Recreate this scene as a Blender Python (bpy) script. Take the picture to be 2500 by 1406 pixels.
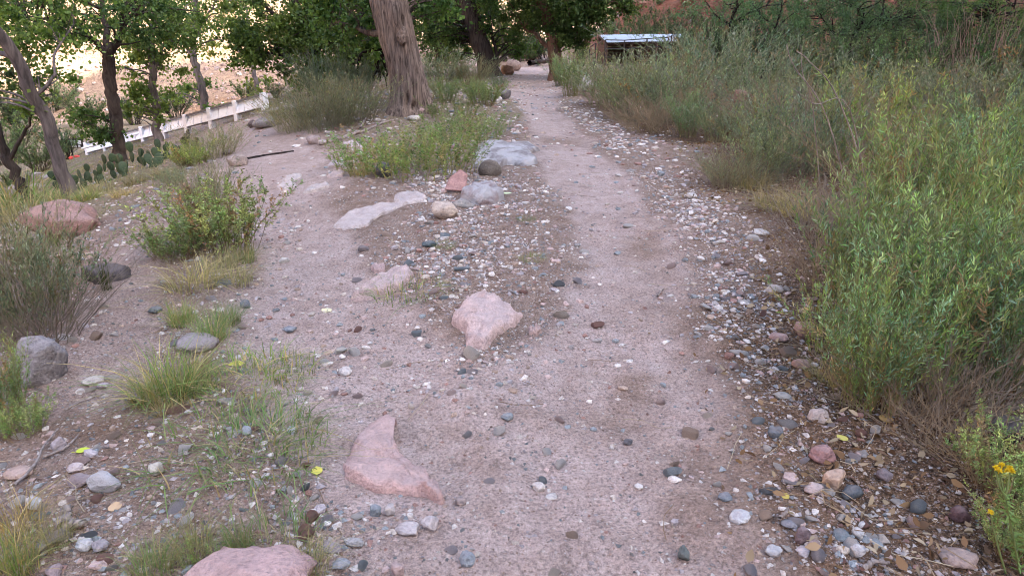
import bpy, math, random
import numpy as np
from mathutils import Vector, Matrix

for _o in list(bpy.data.objects):
    bpy.data.objects.remove(_o, do_unlink=True)
scene = bpy.context.scene
COL = scene.collection

# ------------------------------------------------------------------ camera
PITCH = math.radians(21.5)
FPX = 1629.0                      # focal length in pixels of the 2500 px wide photograph
EYE = np.array([0.0, 0.0, 1.6])
cam_d = bpy.data.cameras.new("camera")
cam_d.sensor_width = 36.0
cam_d.lens = 36.0 * FPX / 2500.0
cam_d.clip_start = 0.05
cam_d.clip_end = 2000.0
cam = bpy.data.objects.new("camera", cam_d)
COL.objects.link(cam)
cam.location = EYE
cam.rotation_euler = (math.pi / 2 - PITCH, 0, 0)
scene.camera = cam

# ------------------------------------------------------------------ sky, sun, exposure
SUN_EL = math.radians(32.0)
SUN_AZ = Vector((0.82, -0.57))    # horizontal direction towards the sun: right and a little behind
SUN_AZ.normalize()
SUN_DIR = Vector((SUN_AZ.x * math.cos(SUN_EL), SUN_AZ.y * math.cos(SUN_EL), math.sin(SUN_EL)))
world = bpy.data.worlds.new("World")
scene.world = world
world.use_nodes = True
wn = world.node_tree
wn.nodes.clear()
sky = wn.nodes.new("ShaderNodeTexSky")
sky.sky_type = 'NISHITA'
sky.sun_disc = False
sky.sun_elevation = SUN_EL
sky.sun_rotation = math.atan2(SUN_DIR.x, SUN_DIR.y)
sky.air_density = 1.0
sky.dust_density = 3.2
sky.ozone_density = 0.45
wbg = wn.nodes.new("ShaderNodeBackground")
wbg.inputs["Strength"].default_value = 0.15
wout = wn.nodes.new("ShaderNodeOutputWorld")
wn.links.new(sky.outputs[0], wbg.inputs["Color"])
wn.links.new(wbg.outputs[0], wout.inputs["Surface"])

sun_d = bpy.data.lights.new("sun", 'SUN')
sun_d.energy = 3.6
sun_d.angle = math.radians(0.5)
sun_d.color = (1.0, 0.85, 0.62)
sun = bpy.data.objects.new("sun", sun_d)
COL.objects.link(sun)
sun.rotation_euler = (-SUN_DIR).to_track_quat('-Z', 'Y').to_euler()
sun.location = (60, -40, 120)

vs = scene.view_settings
vs.view_transform = 'Standard'
vs.look = 'None'
vs.gamma = 1.0
vs.use_curve_mapping = False
vs.exposure = 2.82
scene.cycles.filter_width = 0.95
scene.cycles.use_denoising = True
scene.cycles.denoising_prefilter = 'ACCURATE'

# ------------------------------------------------------------------ noise
def _hash(ix, iy, iz):
    h = (ix.astype(np.uint32) * np.uint32(374761393) + iy.astype(np.uint32) * np.uint32(668265263)
         + iz.astype(np.uint32) * np.uint32(2246822519))
    h = (h ^ (h >> np.uint32(13))) * np.uint32(1274126177)
    h = h ^ (h >> np.uint32(16))
    return (h & np.uint32(0xFFFFFF)).astype(np.float64) / float(0xFFFFFF)

def vnoise(x, y, z=0.0):
    """value noise in -1..1"""
    x, y, z = np.broadcast_arrays(np.asarray(x, float), np.asarray(y, float), np.asarray(z, float))
    ix, iy, iz = np.floor(x).astype(np.int64), np.floor(y).astype(np.int64), np.floor(z).astype(np.int64)
    fx, fy, fz = x - ix, y - iy, z - iz
    fx, fy, fz = fx*fx*(3-2*fx), fy*fy*(3-2*fy), fz*fz*(3-2*fz)
    r = 0
    for dx in (0, 1):
        wx = fx if dx else 1 - fx
        for dy in (0, 1):
            wy = fy if dy else 1 - fy
            for dz in (0, 1):
                wz = fz if dz else 1 - fz
                r = r + wx*wy*wz*_hash(ix+dx, iy+dy, iz+dz)
    return r * 2 - 1

def fbm(x, y, z=0.0, octaves=4, gain=0.5):
    a, s, r = 1.0, 1.0, 0.0
    for k in range(octaves):
        r = r + a * vnoise(np.asarray(x)*s + 17.3*k, np.asarray(y)*s - 9.1*k, np.asarray(z)*s + 5.7*k)
        a *= gain; s *= 2.03
    return r

def softplus(v, k):
    return k * np.logaddexp(0, np.asarray(v, float) / k)

def smooth(a, b, v):
    t = np.clip((np.asarray(v, float) - a) / (b - a), 0, 1)
    return t*t*(3-2*t)

# ------------------------------------------------------------------ pixels of the photograph <-> places
_cp, _sp = math.cos(PITCH), math.sin(PITCH)
FWD = np.array([0, _cp, -_sp]); UP = np.array([0, _sp, _cp]); RIGHT = np.array([1.0, 0, 0])

def ray(px, py):
    return FWD + RIGHT * ((px - 1250.0) / FPX) + UP * ((703.0 - py) / FPX)

def flat(px, py):
    d = ray(px, py)
    t = -EYE[2] / d[2]
    return (EYE + d * t)[:2]

def at(px, py, Y):
    """the point seen at a pixel, on the vertical plane at distance Y"""
    d = ray(px, py)
    return EYE + d * (Y / d[1])

def depth(p):
    return float(np.dot(np.asarray(p) - EYE, FWD))

def seg_dist(x, y, pts):
    """distance to a polyline and the parameter along it"""
    x = np.asarray(x, float); y = np.asarray(y, float)
    best = np.full(x.shape, 1e9); par = np.zeros(x.shape)
    for i in range(len(pts) - 1):
        ax, ay = pts[i]; bx, by = pts[i+1]
        dx, dy = bx-ax, by-ay
        t = np.clip(((x-ax)*dx + (y-ay)*dy) / (dx*dx+dy*dy), 0, 1)
        d = np.hypot(x-ax-t*dx, y-ay-t*dy)
        m = d < best
        best = np.where(m, d, best); par = np.where(m, i+t, par)
    return best, par

# trails, traced on the ground
TRAIL = [(0.32, -3.0), (0.25, 0.6)] + [tuple(flat(*p)) for p in
         ((1400, 1380), (1420, 1050), (1520, 800), (1560, 660), (1520, 560), (1440, 440), (1375, 350), (1320, 270), (1300, 225))]
TRAIL += [(0.9, 24.0), (1.2, 30.0), (0.0, 42.0), (-4, 60)]
TRAIL_W = [0.62, 0.62, 0.62, 0.58, 0.42, 0.36, 0.36, 0.42, 0.42, 0.40, 0.6, 0.9, 1.1, 1.1, 1.2]
BRANCH = [tuple(flat(*p)) for p in ((1050, 1150), (900, 900), (760, 680), (700, 540), (690, 450), (660, 380), (640, 345))] + [(-6.5, 14.5), (-9, 19), (-10, 28)]
BRANCH_W = [0.32, 0.46, 0.42, 0.44, 0.66, 0.8, 0.9, 0.9, 0.9, 0.9]
SIDE = [tuple(flat(*p)) for p in ((180, 1060), (230, 860), (270, 720), (330, 590), (460, 480))]
BIG_TREE = np.array([-2.15, 14.0])

def _trail_mask(x, y, pts, w):
    d, t = seg_dist(x, y, pts)
    ww = np.interp(t, np.arange(len(w)), w)
    return d / ww

def dust_mask(x, y):
    n = 0.34 * fbm(np.asarray(x)*1.1, np.asarray(y)*1.1, 3.3, 3) + 0.16*fbm(np.asarray(x)*6, np.asarray(y)*6, 1.3, 2)
    a = 1 - smooth(0.75, 1.35, _trail_mask(x, y, TRAIL, TRAIL_W) + n)
    b = 1 - smooth(0.75, 1.35, _trail_mask(x, y, BRANCH, BRANCH_W) + n)
    c = 0.55 * (1 - smooth(0.5, 1.4, _trail_mask(x, y, SIDE, [0.22]*5) + n))
    return np.maximum(np.maximum(a, b), c)

# edge of the thicket on the right, as a line on the ground
THICK = [(2.1, -1.0)] + [tuple(flat(*p)) for p in
         ((2200, 1250), (2060, 1010), (1990, 850), (1985, 720), (1930, 560), (1760, 450), (1720, 360), (1600, 320), (1450, 260), (1395, 215))] + [(2.9, 26.0), (4.5, 34.0), (5.0, 60.0)]

def thick_side(x, y):
    """how far to the right of the thicket's edge (negative: on the trail side)"""
    xs = np.array([p[0] for p in THICK]); ys = np.array([p[1] for p in THICK])
    o = np.argsort(ys)
    return np.asarray(x, float) - np.interp(y, ys[o], xs[o])

# ------------------------------------------------------------------ lie of the land
def H0(x, y):
    x = np.asarray(x, float); y = np.asarray(y, float)
    e = 2.5 + 0.155 * np.clip(y, 0, 28)
    d = softplus(-x - e, 0.5)
    z = -9.0 * (1 - np.exp(-0.036 * d))
    z = z - 0.04 * softplus(y - 27, 3.5) * smooth(120, 40, y)
    z = z - 0.12 * smooth(0.0, 2.5, thick_side(x, y)) * smooth(12, 4, y)
    z = z + 0.30 * np.exp(-((x-BIG_TREE[0])**2 + (y-BIG_TREE[1])**2) / 5.0)
    return z

def H(x, y):
    x = np.asarray(x, float); y = np.asarray(y, float)
    z = H0(x, y)
    z = z + 0.045 * fbm(x*0.55, y*0.55, 0.0, 3) + 0.012 * fbm(x*2.7, y*2.7, 7.0, 3)
    dm = np.minimum(_trail_mask(x, y, TRAIL, TRAIL_W), _trail_mask(x, y, BRANCH, BRANCH_W))
    z = z - 0.045 * (1 - smooth(0.3, 1.6, dm))
    far = smooth(20, 50, np.hypot(x, y))
    z = z + far * 0.5 * fbm(x*0.06, y*0.06, 2.0, 3)
    return z

def HF(x, y):
    """fine relief on top of H, used for the sheet itself"""
    x = np.asarray(x, float); y = np.asarray(y, float)
    near = smooth(16, 5, np.hypot(x, y))
    k = 1 - 0.45 * dust_mask(x, y)
    return H(x, y) + near*0.011*fbm(x*3.6, y*3.6, 21.0, 2) + near * k * (0.012 * fbm(x*9, y*9, 4.0, 3) + 0.007*np.abs(fbm(x*26, y*26, 8.0, 2)))

def G(px, py, dz=0.0):
    """the place on the ground (raised by dz) seen at a pixel of the photograph"""
    d = ray(px, py)
    t = np.geomspace(0.9, 170, 300)
    p = EYE[None] + d[None] * t[:, None]
    below = p[:, 2] < H(p[:, 0], p[:, 1]) + dz
    if not below.any():
        return p[-1]
    i = int(np.argmax(below))
    a, b = t[max(i-1, 0)], t[i]
    for _ in range(14):
        m = 0.5*(a+b); q = EYE + d*m
        if q[2] < H(q[0], q[1]) + dz: b = m
        else: a = m
    q = EYE + d*b
    return np.array([q[0], q[1], float(H(q[0], q[1]))])

def hz(x, y):
    return float(H(x, y))

# ------------------------------------------------------------------ object helpers
def tag(o, label=None, category=None, group=None, kind=None):
    if label: o["label"] = label
    if category: o["category"] = category
    if group: o["group"] = group
    if kind: o["kind"] = kind
    return o

def link(name, mesh, parent=None, mat=None):
    o = bpy.data.objects.new(name, mesh)
    COL.objects.link(o)
    if parent is not None: o.parent = parent
    if mat is not None and mesh is not None and not mesh.materials: mesh.materials.append(mat)
    return o

def empty(name, loc=(0, 0, 0), rz=0.0, sc=1.0):
    o = bpy.data.objects.new(name, None)
    COL.objects.link(o)
    o.location = loc; o.rotation_euler = (0, 0, rz)
    o.scale = (sc, sc, sc) if not hasattr(sc, "__len__") else sc
    o.empty_display_size = 0.1
    return o

class MB:
    """collects vertices and polygons, makes one mesh of them"""
    def __init__(self):
        self.v = []; self.f = []; self.n = []; self.c = []; self.nv = 0
    def add(self, v, f, col=None):
        v = np.asarray(v, float).reshape(-1, 3); f = np.asarray(f, np.int64)
        self.v.append(v)
        self.f.append((f + self.nv).ravel()); self.n.append(np.full(f.shape[0], f.shape[1]))
        if col is None: col = np.ones((len(v), 3)) * 0.5
        col = np.asarray(col, float)
        if col.ndim == 1: col = np.tile(col, (len(v), 1))
        self.c.append(col)
        self.nv += len(v)
        return self
    def box(self, c, s, rot=None, col=None):
        v = np.array([[x, y, z] for x in (-.5, .5) for y in (-.5, .5) for z in (-.5, .5)]) * np.asarray(s)
        if rot is not None: v = v @ np.asarray(rot).T
        f = [[0, 1, 3, 2], [4, 6, 7, 5], [0, 4, 5, 1], [2, 3, 7, 6], [0, 2, 6, 4], [1, 5, 7, 3]]
        return self.add(v + np.asarray(c), f, col)
    def mesh(self, name, mat=None, smooth_=True):
        me = bpy.data.meshes.new(name)
        v = np.concatenate(self.v); f = np.concatenate(self.f); n = np.concatenate(self.n)
        me.vertices.add(len(v)); me.loops.add(len(f)); me.polygons.add(len(n))
        me.vertices.foreach_set("co", v.ravel().astype(np.float32))
        me.loops.foreach_set("vertex_index", f.astype(np.int32))
        st = np.zeros(len(n), np.int32); st[1:] = np.cumsum(n)[:-1]
        me.polygons.foreach_set("loop_start", st)
        me.update(calc_edges=True)
        a = me.attributes.new("tint", 'FLOAT_COLOR', 'POINT')
        c = np.concatenate(self.c); c = np.concatenate([c, np.ones((len(c), 1))], 1)
        a.data.foreach_set("color", c.ravel().astype(np.float32))
        me.polygons.foreach_set("use_smooth", np.full(len(n), smooth_))
        me.update()
        if mat is not None: me.materials.append(mat)
        return me

def unit(v):
    return v / (np.linalg.norm(v, axis=-1, keepdims=True) + 1e-9)

def tubes(P, R, sides=3, twist=0.0):
    """P (n,k,3) centre lines, R (n,k) radii -> verts, quads"""
    P = np.asarray(P, float); R = np.asarray(R, float)
    n, k, _ = P.shape
    T = np.empty_like(P)
    T[:, 1:-1] = P[:, 2:] - P[:, :-2]; T[:, 0] = P[:, 1]-P[:, 0]; T[:, -1] = P[:, -1]-P[:, -2]
    T = unit(T)
    ref = np.zeros((n, 1, 3)); 
    main = unit(P[:, -1]-P[:, 0])[:, None]
    ref[:] = np.where(np.abs(main[..., 2:3]) > 0.8, np.array([1.0, 0.1, 0]), np.array([0.05, 0.1, 1.0]))
    A = unit(np.cross(T, np.broadcast_to(ref, T.shape))); B = np.cross(T, A)
    ang = np.arange(sides) * 2*np.pi/sides
    ring = (P[:, :, None] + R[:, :, None, None]*(np.cos(ang)[None, None, :, None]*A[:, :, None] + np.sin(ang)[None, None, :, None]*B[:, :, None]))
    v = ring.reshape(-1, 3)
    base = (np.arange(n)*k*sides)[:, None, None]
    i = np.arange(k-1)[None, :, None]*sides; j = np.arange(sides)[None, None, :]; j2 = (j+1) % sides
    q = np.stack([base+i+j, base+i+j2, base+i+sides+j2, base+i+sides+j], -1).reshape(-1, 4)
    return v, q

def tube(pts, radii, sides=8):
    return tubes(np.asarray(pts, float)[None], np.asarray(radii, float)[None], sides)

def bez(pts, n):
    """smooth curve through points (Catmull-Rom)"""
    p = np.asarray(pts, float)
    p = np.vstack([2*p[0]-p[1], p, 2*p[-1]-p[-2]])
    out = []
    m = len(p)-3
    for s in np.linspace(0, m-1e-6, n):
        i = int(s); t = s-i
        a, b, c, d = p[i:i+4]
        out.append(0.5*((2*b)+(c-a)*t+(2*a-5*b+4*c-d)*t*t+(3*b-a-3*c+d)*t**3))
    return np.array(out)

def leaves(pos, dirs, L, W, rng, fold=0.15, near=False, curl=0.2):
    """leaf blades: rhombs (or six-sided blades) -> verts, faces"""
    n = len(pos)
    d = unit(dirs)
    r = unit(rng.normal(size=(n, 3)) + np.array([0, 0, 0.6]))
    s = unit(np.cross(d, r)); nn = np.cross(s, d)
    L = np.broadcast_to(L, (n,))[:, None]; W = np.broadcast_to(W, (n,))[:, None]
    if not near:
        a = pos; m = pos + d*L*0.45 + nn*fold*W
        b = m + s*W*0.5 - nn*fold*W; c = m - s*W*0.5 - nn*fold*W; e = pos + d*L - nn*curl*L*0.5
        v = np.stack([a, b, e, c], 1).reshape(-1, 3)
        q = np.arange(n)[:, None]*4 + np.array([0, 1, 2, 3])[None]
        return v, q, 4
    a = pos
    b1 = pos + d*L*0.3 + s*W*0.42; c1 = pos + d*L*0.3 - s*W*0.42
    b2 = pos + d*L*0.65 + s*W*0.38 - nn*curl*L*0.15; c2 = pos + d*L*0.65 - s*W*0.38 - nn*curl*L*0.15
    e = pos + d*L - nn*curl*L*0.5
    v = np.stack([a, b1, b2, e, c2, c1], 1).reshape(-1, 3)
    q = (np.arange(n)[:, None, None]*6 + np.array([[0, 1, 2, 5], [5, 2, 3, 4]])[None]).reshape(-1, 4)
    return v, q, 6

# ------------------------------------------------------------------ materials
def new_mat(name):
    m = bpy.data.materials.new(name); m.use_nodes = True
    nt = m.node_tree; nt.nodes.clear()
    out = nt.nodes.new("ShaderNodeOutputMaterial")
    return m, nt, out

def N(nt, t, **kw):
    n = nt.nodes.new(t)
    for k, v in kw.items():
        if k.startswith("_"): setattr(n, k[1:], v)
        else: n.inputs[k.replace("0", " ") if k not in n.inputs else k].default_value = v
    return n

def mix(nt, fac, a, b, mode='MIX'):
    m = nt.nodes.new("ShaderNodeMix"); m.data_type = 'RGBA'; m.blend_type = mode; m.clamp_factor = True
    for i, val in ((0, fac), (6, a), (7, b)):
        if hasattr(val, "node"): nt.links.new(val, m.inputs[i])
        else: m.inputs[i].default_value = val if i == 0 else (*val, 1.0)
    return m.outputs[2]

def ramp(nt, fac, stops):
    r = nt.nodes.new("ShaderNodeValToRGB")
    els = r.color_ramp.elements
    while len(els) < len(stops): els.new(0.5)
    for e, (p, c) in zip(els, stops):
        e.position = p; e.color = (*c, 1.0) if len(c) == 3 else c
    nt.links.new(fac, r.inputs[0])
    return r.outputs[0]

def math_(nt, op, a, b=None, clamp=False):
    m = nt.nodes.new("ShaderNodeMath"); m.operation = op; m.use_clamp = clamp
    for i, v in ((0, a), (1, b)):
        if v is None: continue
        if hasattr(v, "node"): nt.links.new(v, m.inputs[i])
        else: m.inputs[i].default_value = v
    return m.outputs[0]

def noise(nt, vec, scale, detail=4.0, rough=0.55, dist=0.0):
    n = nt.nodes.new("ShaderNodeTexNoise")
    n.inputs["Scale"].default_value = scale; n.inputs["Detail"].default_value = detail
    n.inputs["Roughness"].default_value = rough; n.inputs["Distortion"].default_value = dist
    if vec is not None: nt.links.new(vec, n.inputs["Vector"])
    return n

def voro(nt, vec, scale, feature='F1', rand=1.0):
    n = nt.nodes.new("ShaderNodeTexVoronoi"); n.feature = feature
    n.inputs["Scale"].default_value = scale; n.inputs["Randomness"].default_value = rand
    if vec is not None: nt.links.new(vec, n.inputs["Vector"])
    return n

def attr(nt, name):
    a = nt.nodes.new("ShaderNodeAttribute"); a.attribute_name = name
    return a

def pbsdf(nt, out, col, rough=0.85, spec=0.25, bump=None, bs=0.5, bd=0.01, metal=0.0):
    p = nt.nodes.new("ShaderNodeBsdfPrincipled")
    if hasattr(col, "node"): nt.links.new(col, p.inputs["Base Color"])
    else: p.inputs["Base Color"].default_value = (*col, 1)
    if hasattr(rough, "node"): nt.links.new(rough, p.inputs["Roughness"])
    else: p.inputs["Roughness"].default_value = rough
    p.inputs["Specular IOR Level"].default_value = spec
    p.inputs["Metallic"].default_value = metal
    if bump is not None:
        b = nt.nodes.new("ShaderNodeBump"); b.inputs["Strength"].default_value = bs; b.inputs["Distance"].default_value = bd
        nt.links.new(bump, b.inputs["Height"]); nt.links.new(b.outputs[0], p.inputs["Normal"])
    if out is not None: nt.links.new(p.outputs[0], out.inputs["Surface"])
    return p

def foliage_mat(name, trans=0.32, rough=0.55, spec=0.3, vary=True):
    m, nt, out = new_mat(name)
    a = attr(nt, "tint"); oi = nt.nodes.new("ShaderNodeObjectInfo")
    cv = mix(nt, 1.0, a.outputs["Color"], ramp(nt, oi.outputs["Random"], [(0.0, (0.60, 0.64, 0.60)), (0.2, (1.12, 1.1, 1.05)), (0.4, (0.75, 0.82, 0.82)), (0.6, (1.1, 1.2, 1.15)), (0.8, (1.25, 1.22, 0.95)), (1.0, (0.85, 0.8, 0.74))]) if vary else (1, 1, 1), 'MULTIPLY')
    p = pbsdf(nt, None, cv, rough, spec)
    t = nt.nodes.new("ShaderNodeBsdfTranslucent")
    tc = mix(nt, 1.0, cv, (1.35, 1.4, 0.7), 'MULTIPLY')
    nt.links.new(tc, t.inputs["Color"])
    mx = nt.nodes.new("ShaderNodeMixShader"); mx.inputs[0].default_value = trans
    nt.links.new(p.outputs[0], mx.inputs[1]); nt.links.new(t.outputs[0], mx.inputs[2])
    nt.links.new(mx.outputs[0], out.inputs["Surface"])
    return m

def stone_mat(name, use_obj=True, scale=1.0, lich=0.0, lichcol=(0.37, 0.355, 0.365), dust=0.0, cracks=0.0):
    """stone; the colour comes from each object's own colour (or from the mesh's tint)"""
    m, nt, out = new_mat(name)
    tc = nt.nodes.new("ShaderNodeTexCoord")
    vec = tc.outputs["Object"]
    if use_obj:
        oi = nt.nodes.new("ShaderNodeObjectInfo"); base = oi.outputs["Color"]
        ad = nt.nodes.new("ShaderNodeVectorMath"); ad.operation = 'ADD'
        nt.links.new(vec, ad.inputs[0]); nt.links.new(oi.outputs["Location"], ad.inputs[1]); vec = ad.outputs[0]
    else:
        base = attr(nt, "tint").outputs["Color"]
    n1 = noise(nt, vec, 9*scale, 5, 0.6); n2 = noise(nt, vec, 60*scale, 4, 0.65); n3 = noise(nt, vec, 3.2*scale, 3, 0.6, 0.6)
    c = mix(nt, 1.0, base, ramp(nt, n1.outputs["Fac"], [(0.3, (0.64, 0.61, 0.60)), (0.55, (0.93, 0.92, 0.91)), (0.75, (1.12, 1.07, 1.04))]), 'MULTIPLY')
    c = mix(nt, 1.0, c, ramp(nt, n2.outputs["Fac"], [(0.32, (0.7, 0.7, 0.72)), (0.5, (1, 1, 1)), (0.72, (1.25, 1.22, 1.2))]), 'MULTIPLY')
    if lich > 0:
        lm = ramp(nt, n3.outputs["Fac"], [(0.56-lich*0.25, (0, 0, 0)), (0.66-lich*0.2, (1, 1, 1))])
        c = mix(nt, math_(nt, 'MULTIPLY', lm, min(1.0, 0.4+lich)), c, lichcol)
    crk = None
    if cracks > 0:
        wob = nt.nodes.new("ShaderNodeVectorMath"); wob.operation = 'ADD'; sc_ = nt.nodes.new("ShaderNodeVectorMath"); sc_.operation = 'SCALE'; sc_.inputs[3].default_value = 0.16/scale
        nt.links.new(n1.outputs["Color"], sc_.inputs[0]); nt.links.new(vec, wob.inputs[0]); nt.links.new(sc_.outputs[0], wob.inputs[1])
        ve = voro(nt, wob.outputs[0], 6.5*scale, 'DISTANCE_TO_EDGE')
        line = ramp(nt, ve.outputs["Distance"], [(0.0, (1, 1, 1)), (0.028, (0, 0, 0))])
        crk = math_(nt, 'MULTIPLY', line, ramp(nt, n3.outputs["Fac"], [(0.42, (0, 0, 0)), (0.58, (1, 1, 1))]))
        c = mix(nt, math_(nt, 'MULTIPLY', crk, cracks), c, (0.10, 0.07, 0.06))
        st_ = nt.nodes.new("ShaderNodeMapping"); st_.inputs["Scale"].default_value = (2.0, 2.0, 26.0); st_.inputs["Rotation"].default_value = (0.5, 0.3, 0); nt.links.new(vec, st_.inputs["Vector"])
        bed = noise(nt, st_.outputs[0], 1.4*scale, 3, 0.6)
        c = mix(nt, 1.0, c, ramp(nt, bed.outputs["Fac"], [(0.35, (0.78, 0.76, 0.76)), (0.5, (1, 1, 1)), (0.66, (1.14, 1.12, 1.1))]), 'MULTIPLY')
    if dust > 0:
        ge = nt.nodes.new("ShaderNodeNewGeometry"); sx_ = nt.nodes.new("ShaderNodeSeparateXYZ"); nt.links.new(ge.outputs["Normal"], sx_.inputs[0])
        up = ramp(nt, math_(nt, 'ADD', math_(nt, 'MULTIPLY', sx_.outputs[2], 0.75), math_(nt, 'MULTIPLY', n3.outputs["Fac"], 0.55)), [(0.80, (0, 0, 0)), (1.0, (1, 1, 1))])
        c = mix(nt, math_(nt, 'MULTIPLY', up, dust), c, (0.36, 0.295, 0.285))
    h = math_(nt, 'ADD', math_(nt, 'MULTIPLY', n1.outputs["Fac"], 1.5), math_(nt, 'MULTIPLY', n2.outputs["Fac"], 0.6))
    if crk is not None: h = math_(nt, 'SUBTRACT', h, math_(nt, 'MULTIPLY', crk, 0.8))
    pbsdf(nt, out, c, 0.92, 0.10, h, 1.0, 0.03/scale)
    return m

def bark_mat(name, dark, light, sx=22.0, sz=2.2, bd=0.02):
    m, nt, out = new_mat(name)
    tc = nt.nodes.new("ShaderNodeTexCoord")
    mp = nt.nodes.new("ShaderNodeMapping"); mp.inputs["Scale"].default_value = (sx, sx, sz)
    nt.links.new(tc.outputs["Object"], mp.inputs["Vector"])
    n1 = noise(nt, mp.outputs[0], 1.0, 6, 0.62, 0.8); n2 = noise(nt, tc.outputs["Object"], 1.6, 3, 0.5)
    c = ramp(nt, n1.outputs["Fac"], [(0.34, dark), (0.5, tuple((a+b)/2 for a, b in zip(dark, light))), (0.68, light)])
    c = mix(nt, 1.0, c, ramp(nt, n2.outputs["Fac"], [(0.3, (0.75, 0.75, 0.78)), (0.7, (1.2, 1.15, 1.1))]), 'MULTIPLY')
    pbsdf(nt, out, c, 0.92, 0.12, n1.outputs["Fac"], 0.9, bd)
    return m

def plain_mat(name, col, rough=0.7, var=0.15, metal=0.0, spec=0.3, scale=12.0):
    m, nt, out = new_mat(name)
    tc = nt.nodes.new("ShaderNodeTexCoord")
    n1 = noise(nt, tc.outputs["Object"], scale, 5, 0.6)
    c = mix(nt, 1.0, col, ramp(nt, n1.outputs["Fac"], [(0.3, (1-var,)*3), (0.7, (1+var,)*3)]), 'MULTIPLY')
    pbsdf(nt, out, c, rough, spec, n1.outputs["Fac"], 0.2, 0.004, metal)
    return m

M = {}
M["leaf"] = foliage_mat("broad_leaf_green", 0.42)
M["shrub"] = foliage_mat("shrub_leaf", 0.25, 0.6, 0.25)
M["grass"] = foliage_mat("grass_blade", 0.25, 0.7, 0.2)
M["dry"] = foliage_mat("dry_leaf", 0.12, 0.8, 0.15)
M["stem"] = foliage_mat("plant_stem", 0.0, 0.8, 0.15)
M["stone"] = stone_mat("river_stone", True, 1.6)
M["rock"] = stone_mat("sandstone_rock", True, 1.0, dust=0.2, cracks=0.0)
M["trail_rock"] = stone_mat("dusty_trail_rock", True, 1.5, dust=0.4, cracks=0.0)
M["lichen_rock"] = stone_mat("weathered_rock", True, 1.0, 0.55)
M["pebble"] = stone_mat("pebble_mix", False, 2.5)
M["scree"] = stone_mat("scree_stone", False, 0.5)
M["bark_big"] = bark_mat("furrowed_bark", (0.05, 0.038, 0.034), (0.29, 0.23, 0.20), 26, 1.5, 0.05)
M["bark_pale"] = bark_mat("grey_bark", (0.12, 0.105, 0.11), (0.30, 0.26, 0.255), 16, 2.0, 0.012)
M["bark_dark"] = bark_mat("dark_bark", (0.03, 0.024, 0.022), (0.10, 0.08, 0.07), 16, 2.0, 0.012)
M["bark_red"] = bark_mat("reddish_bark", (0.07, 0.04, 0.03), (0.22, 0.14, 0.105), 14, 1.6, 0.015)
M["deadwood"] = bark_mat("weathered_wood", (0.13, 0.105, 0.095), (0.36, 0.31, 0.285), 30, 3.0, 0.006)
M["blackwood"] = bark_mat("blackened_wood", (0.012, 0.01, 0.01), (0.05, 0.038, 0.034), 20, 3.0, 0.006)
# ================================================================== THE GROUND
def stretch(lo, hi, step, out_lo, out_hi, g):
    core = np.arange(lo, hi + step*0.5, step)
    a = [lo]; s = step
    while a[-1] > out_lo: s *= g; a.append(a[-1]-s)
    b = [core[-1]]; s = step
    while b[-1] < out_hi: s *= g; b.append(b[-1]+s)
    return np.concatenate([np.array(a[1:])[::-1], core, np.array(b[1:])])

gx = stretch(-3.0, 2.6, 0.022, -260, 260, 1.06)
gy = np.concatenate([[-260, -160, -90, -50, -28, -15, -8, -4, -2, -0.8, -0.2, 0.3, 0.7],
                     stretch(1.05, 4.6, 0.020, 1.04, 420, 1.019)[1:]])
GXX, GYY = np.meshgrid(gx, gy)
GZ = HF(GXX, GYY)
GV = np.stack([GXX, GYY, GZ], -1)
ny, nx = GXX.shape
_i = np.arange(ny*nx).reshape(ny, nx)
QUADS = np.stack([_i[:-1, :-1], _i[:-1, 1:], _i[1:, 1:], _i[1:, :-1]], -1).reshape(-1, 4)

DUST = dust_mask(GXX, GYY)
TS = thick_side(GXX, GYY)
_n = fbm(GXX*1.4, GYY*1.4, 12.0, 3)
LITTER = smooth(-0.50, 0.10, TS + 0.30*_n) * (1-DUST)
# dry grassy strip on the left bank and round the big tree
_e = 2.5 + 0.155*np.clip(GYY, 0, 28)
GRASSY = smooth(0.1, 1.1, -GXX - _e + 0.5*_n) * smooth(4.5, 6.5, GYY) * (1-DUST)
_bt = np.hypot(GXX-BIG_TREE[0], GYY-BIG_TREE[1])
GRASSY = np.maximum(GRASSY, smooth(4.0, 2.0, _bt + 0.8*_n)*(1-DUST)*0.8)
# damp brown soil along the trail's right edge and at lower left
BROWN = smooth(-0.85, -0.30, TS + 0.25*_n) * smooth(9, 5, GYY)
_bl = flat(260, 1050)
BROWN = np.maximum(BROWN, np.exp(-((GXX-_bl[0])**2/0.12 + (GYY-_bl[1])**2/0.05)))
_sm = [(flat(1700, 790), .16, .35), (flat(1480, 960), .20, .06), (flat(1640, 600), .12, .5), (flat(1360, 340), .2, .5), (flat(1560, 900), .2, .1)]
for (cx, cy), sx_, sy_ in _sm:
    BROWN = np.maximum(BROWN, 0.85*np.exp(-((GXX-cx)**2/sx_ + (GYY-cy)**2/sy_)) * smooth(-0.5, 0.4, _n + 0.3))

_HCX, _HCY, _HCZ = gx, gy, GZ
def H(x, y):
    """height of the sheet, read off its own grid"""
    x = np.asarray(x, float); y = np.asarray(y, float)
    i = np.clip(np.searchsorted(_HCX, x)-1, 0, len(_HCX)-2); j = np.clip(np.searchsorted(_HCY, y)-1, 0, len(_HCY)-2)
    u = np.clip((x-_HCX[i])/(_HCX[i+1]-_HCX[i]), 0, 1); w = np.clip((y-_HCY[j])/(_HCY[j+1]-_HCY[j]), 0, 1)
    return (_HCZ[j, i]*(1-u)+_HCZ[j, i+1]*u)*(1-w) + (_HCZ[j+1, i]*(1-u)+_HCZ[j+1, i+1]*u)*w
HF = H

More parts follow.
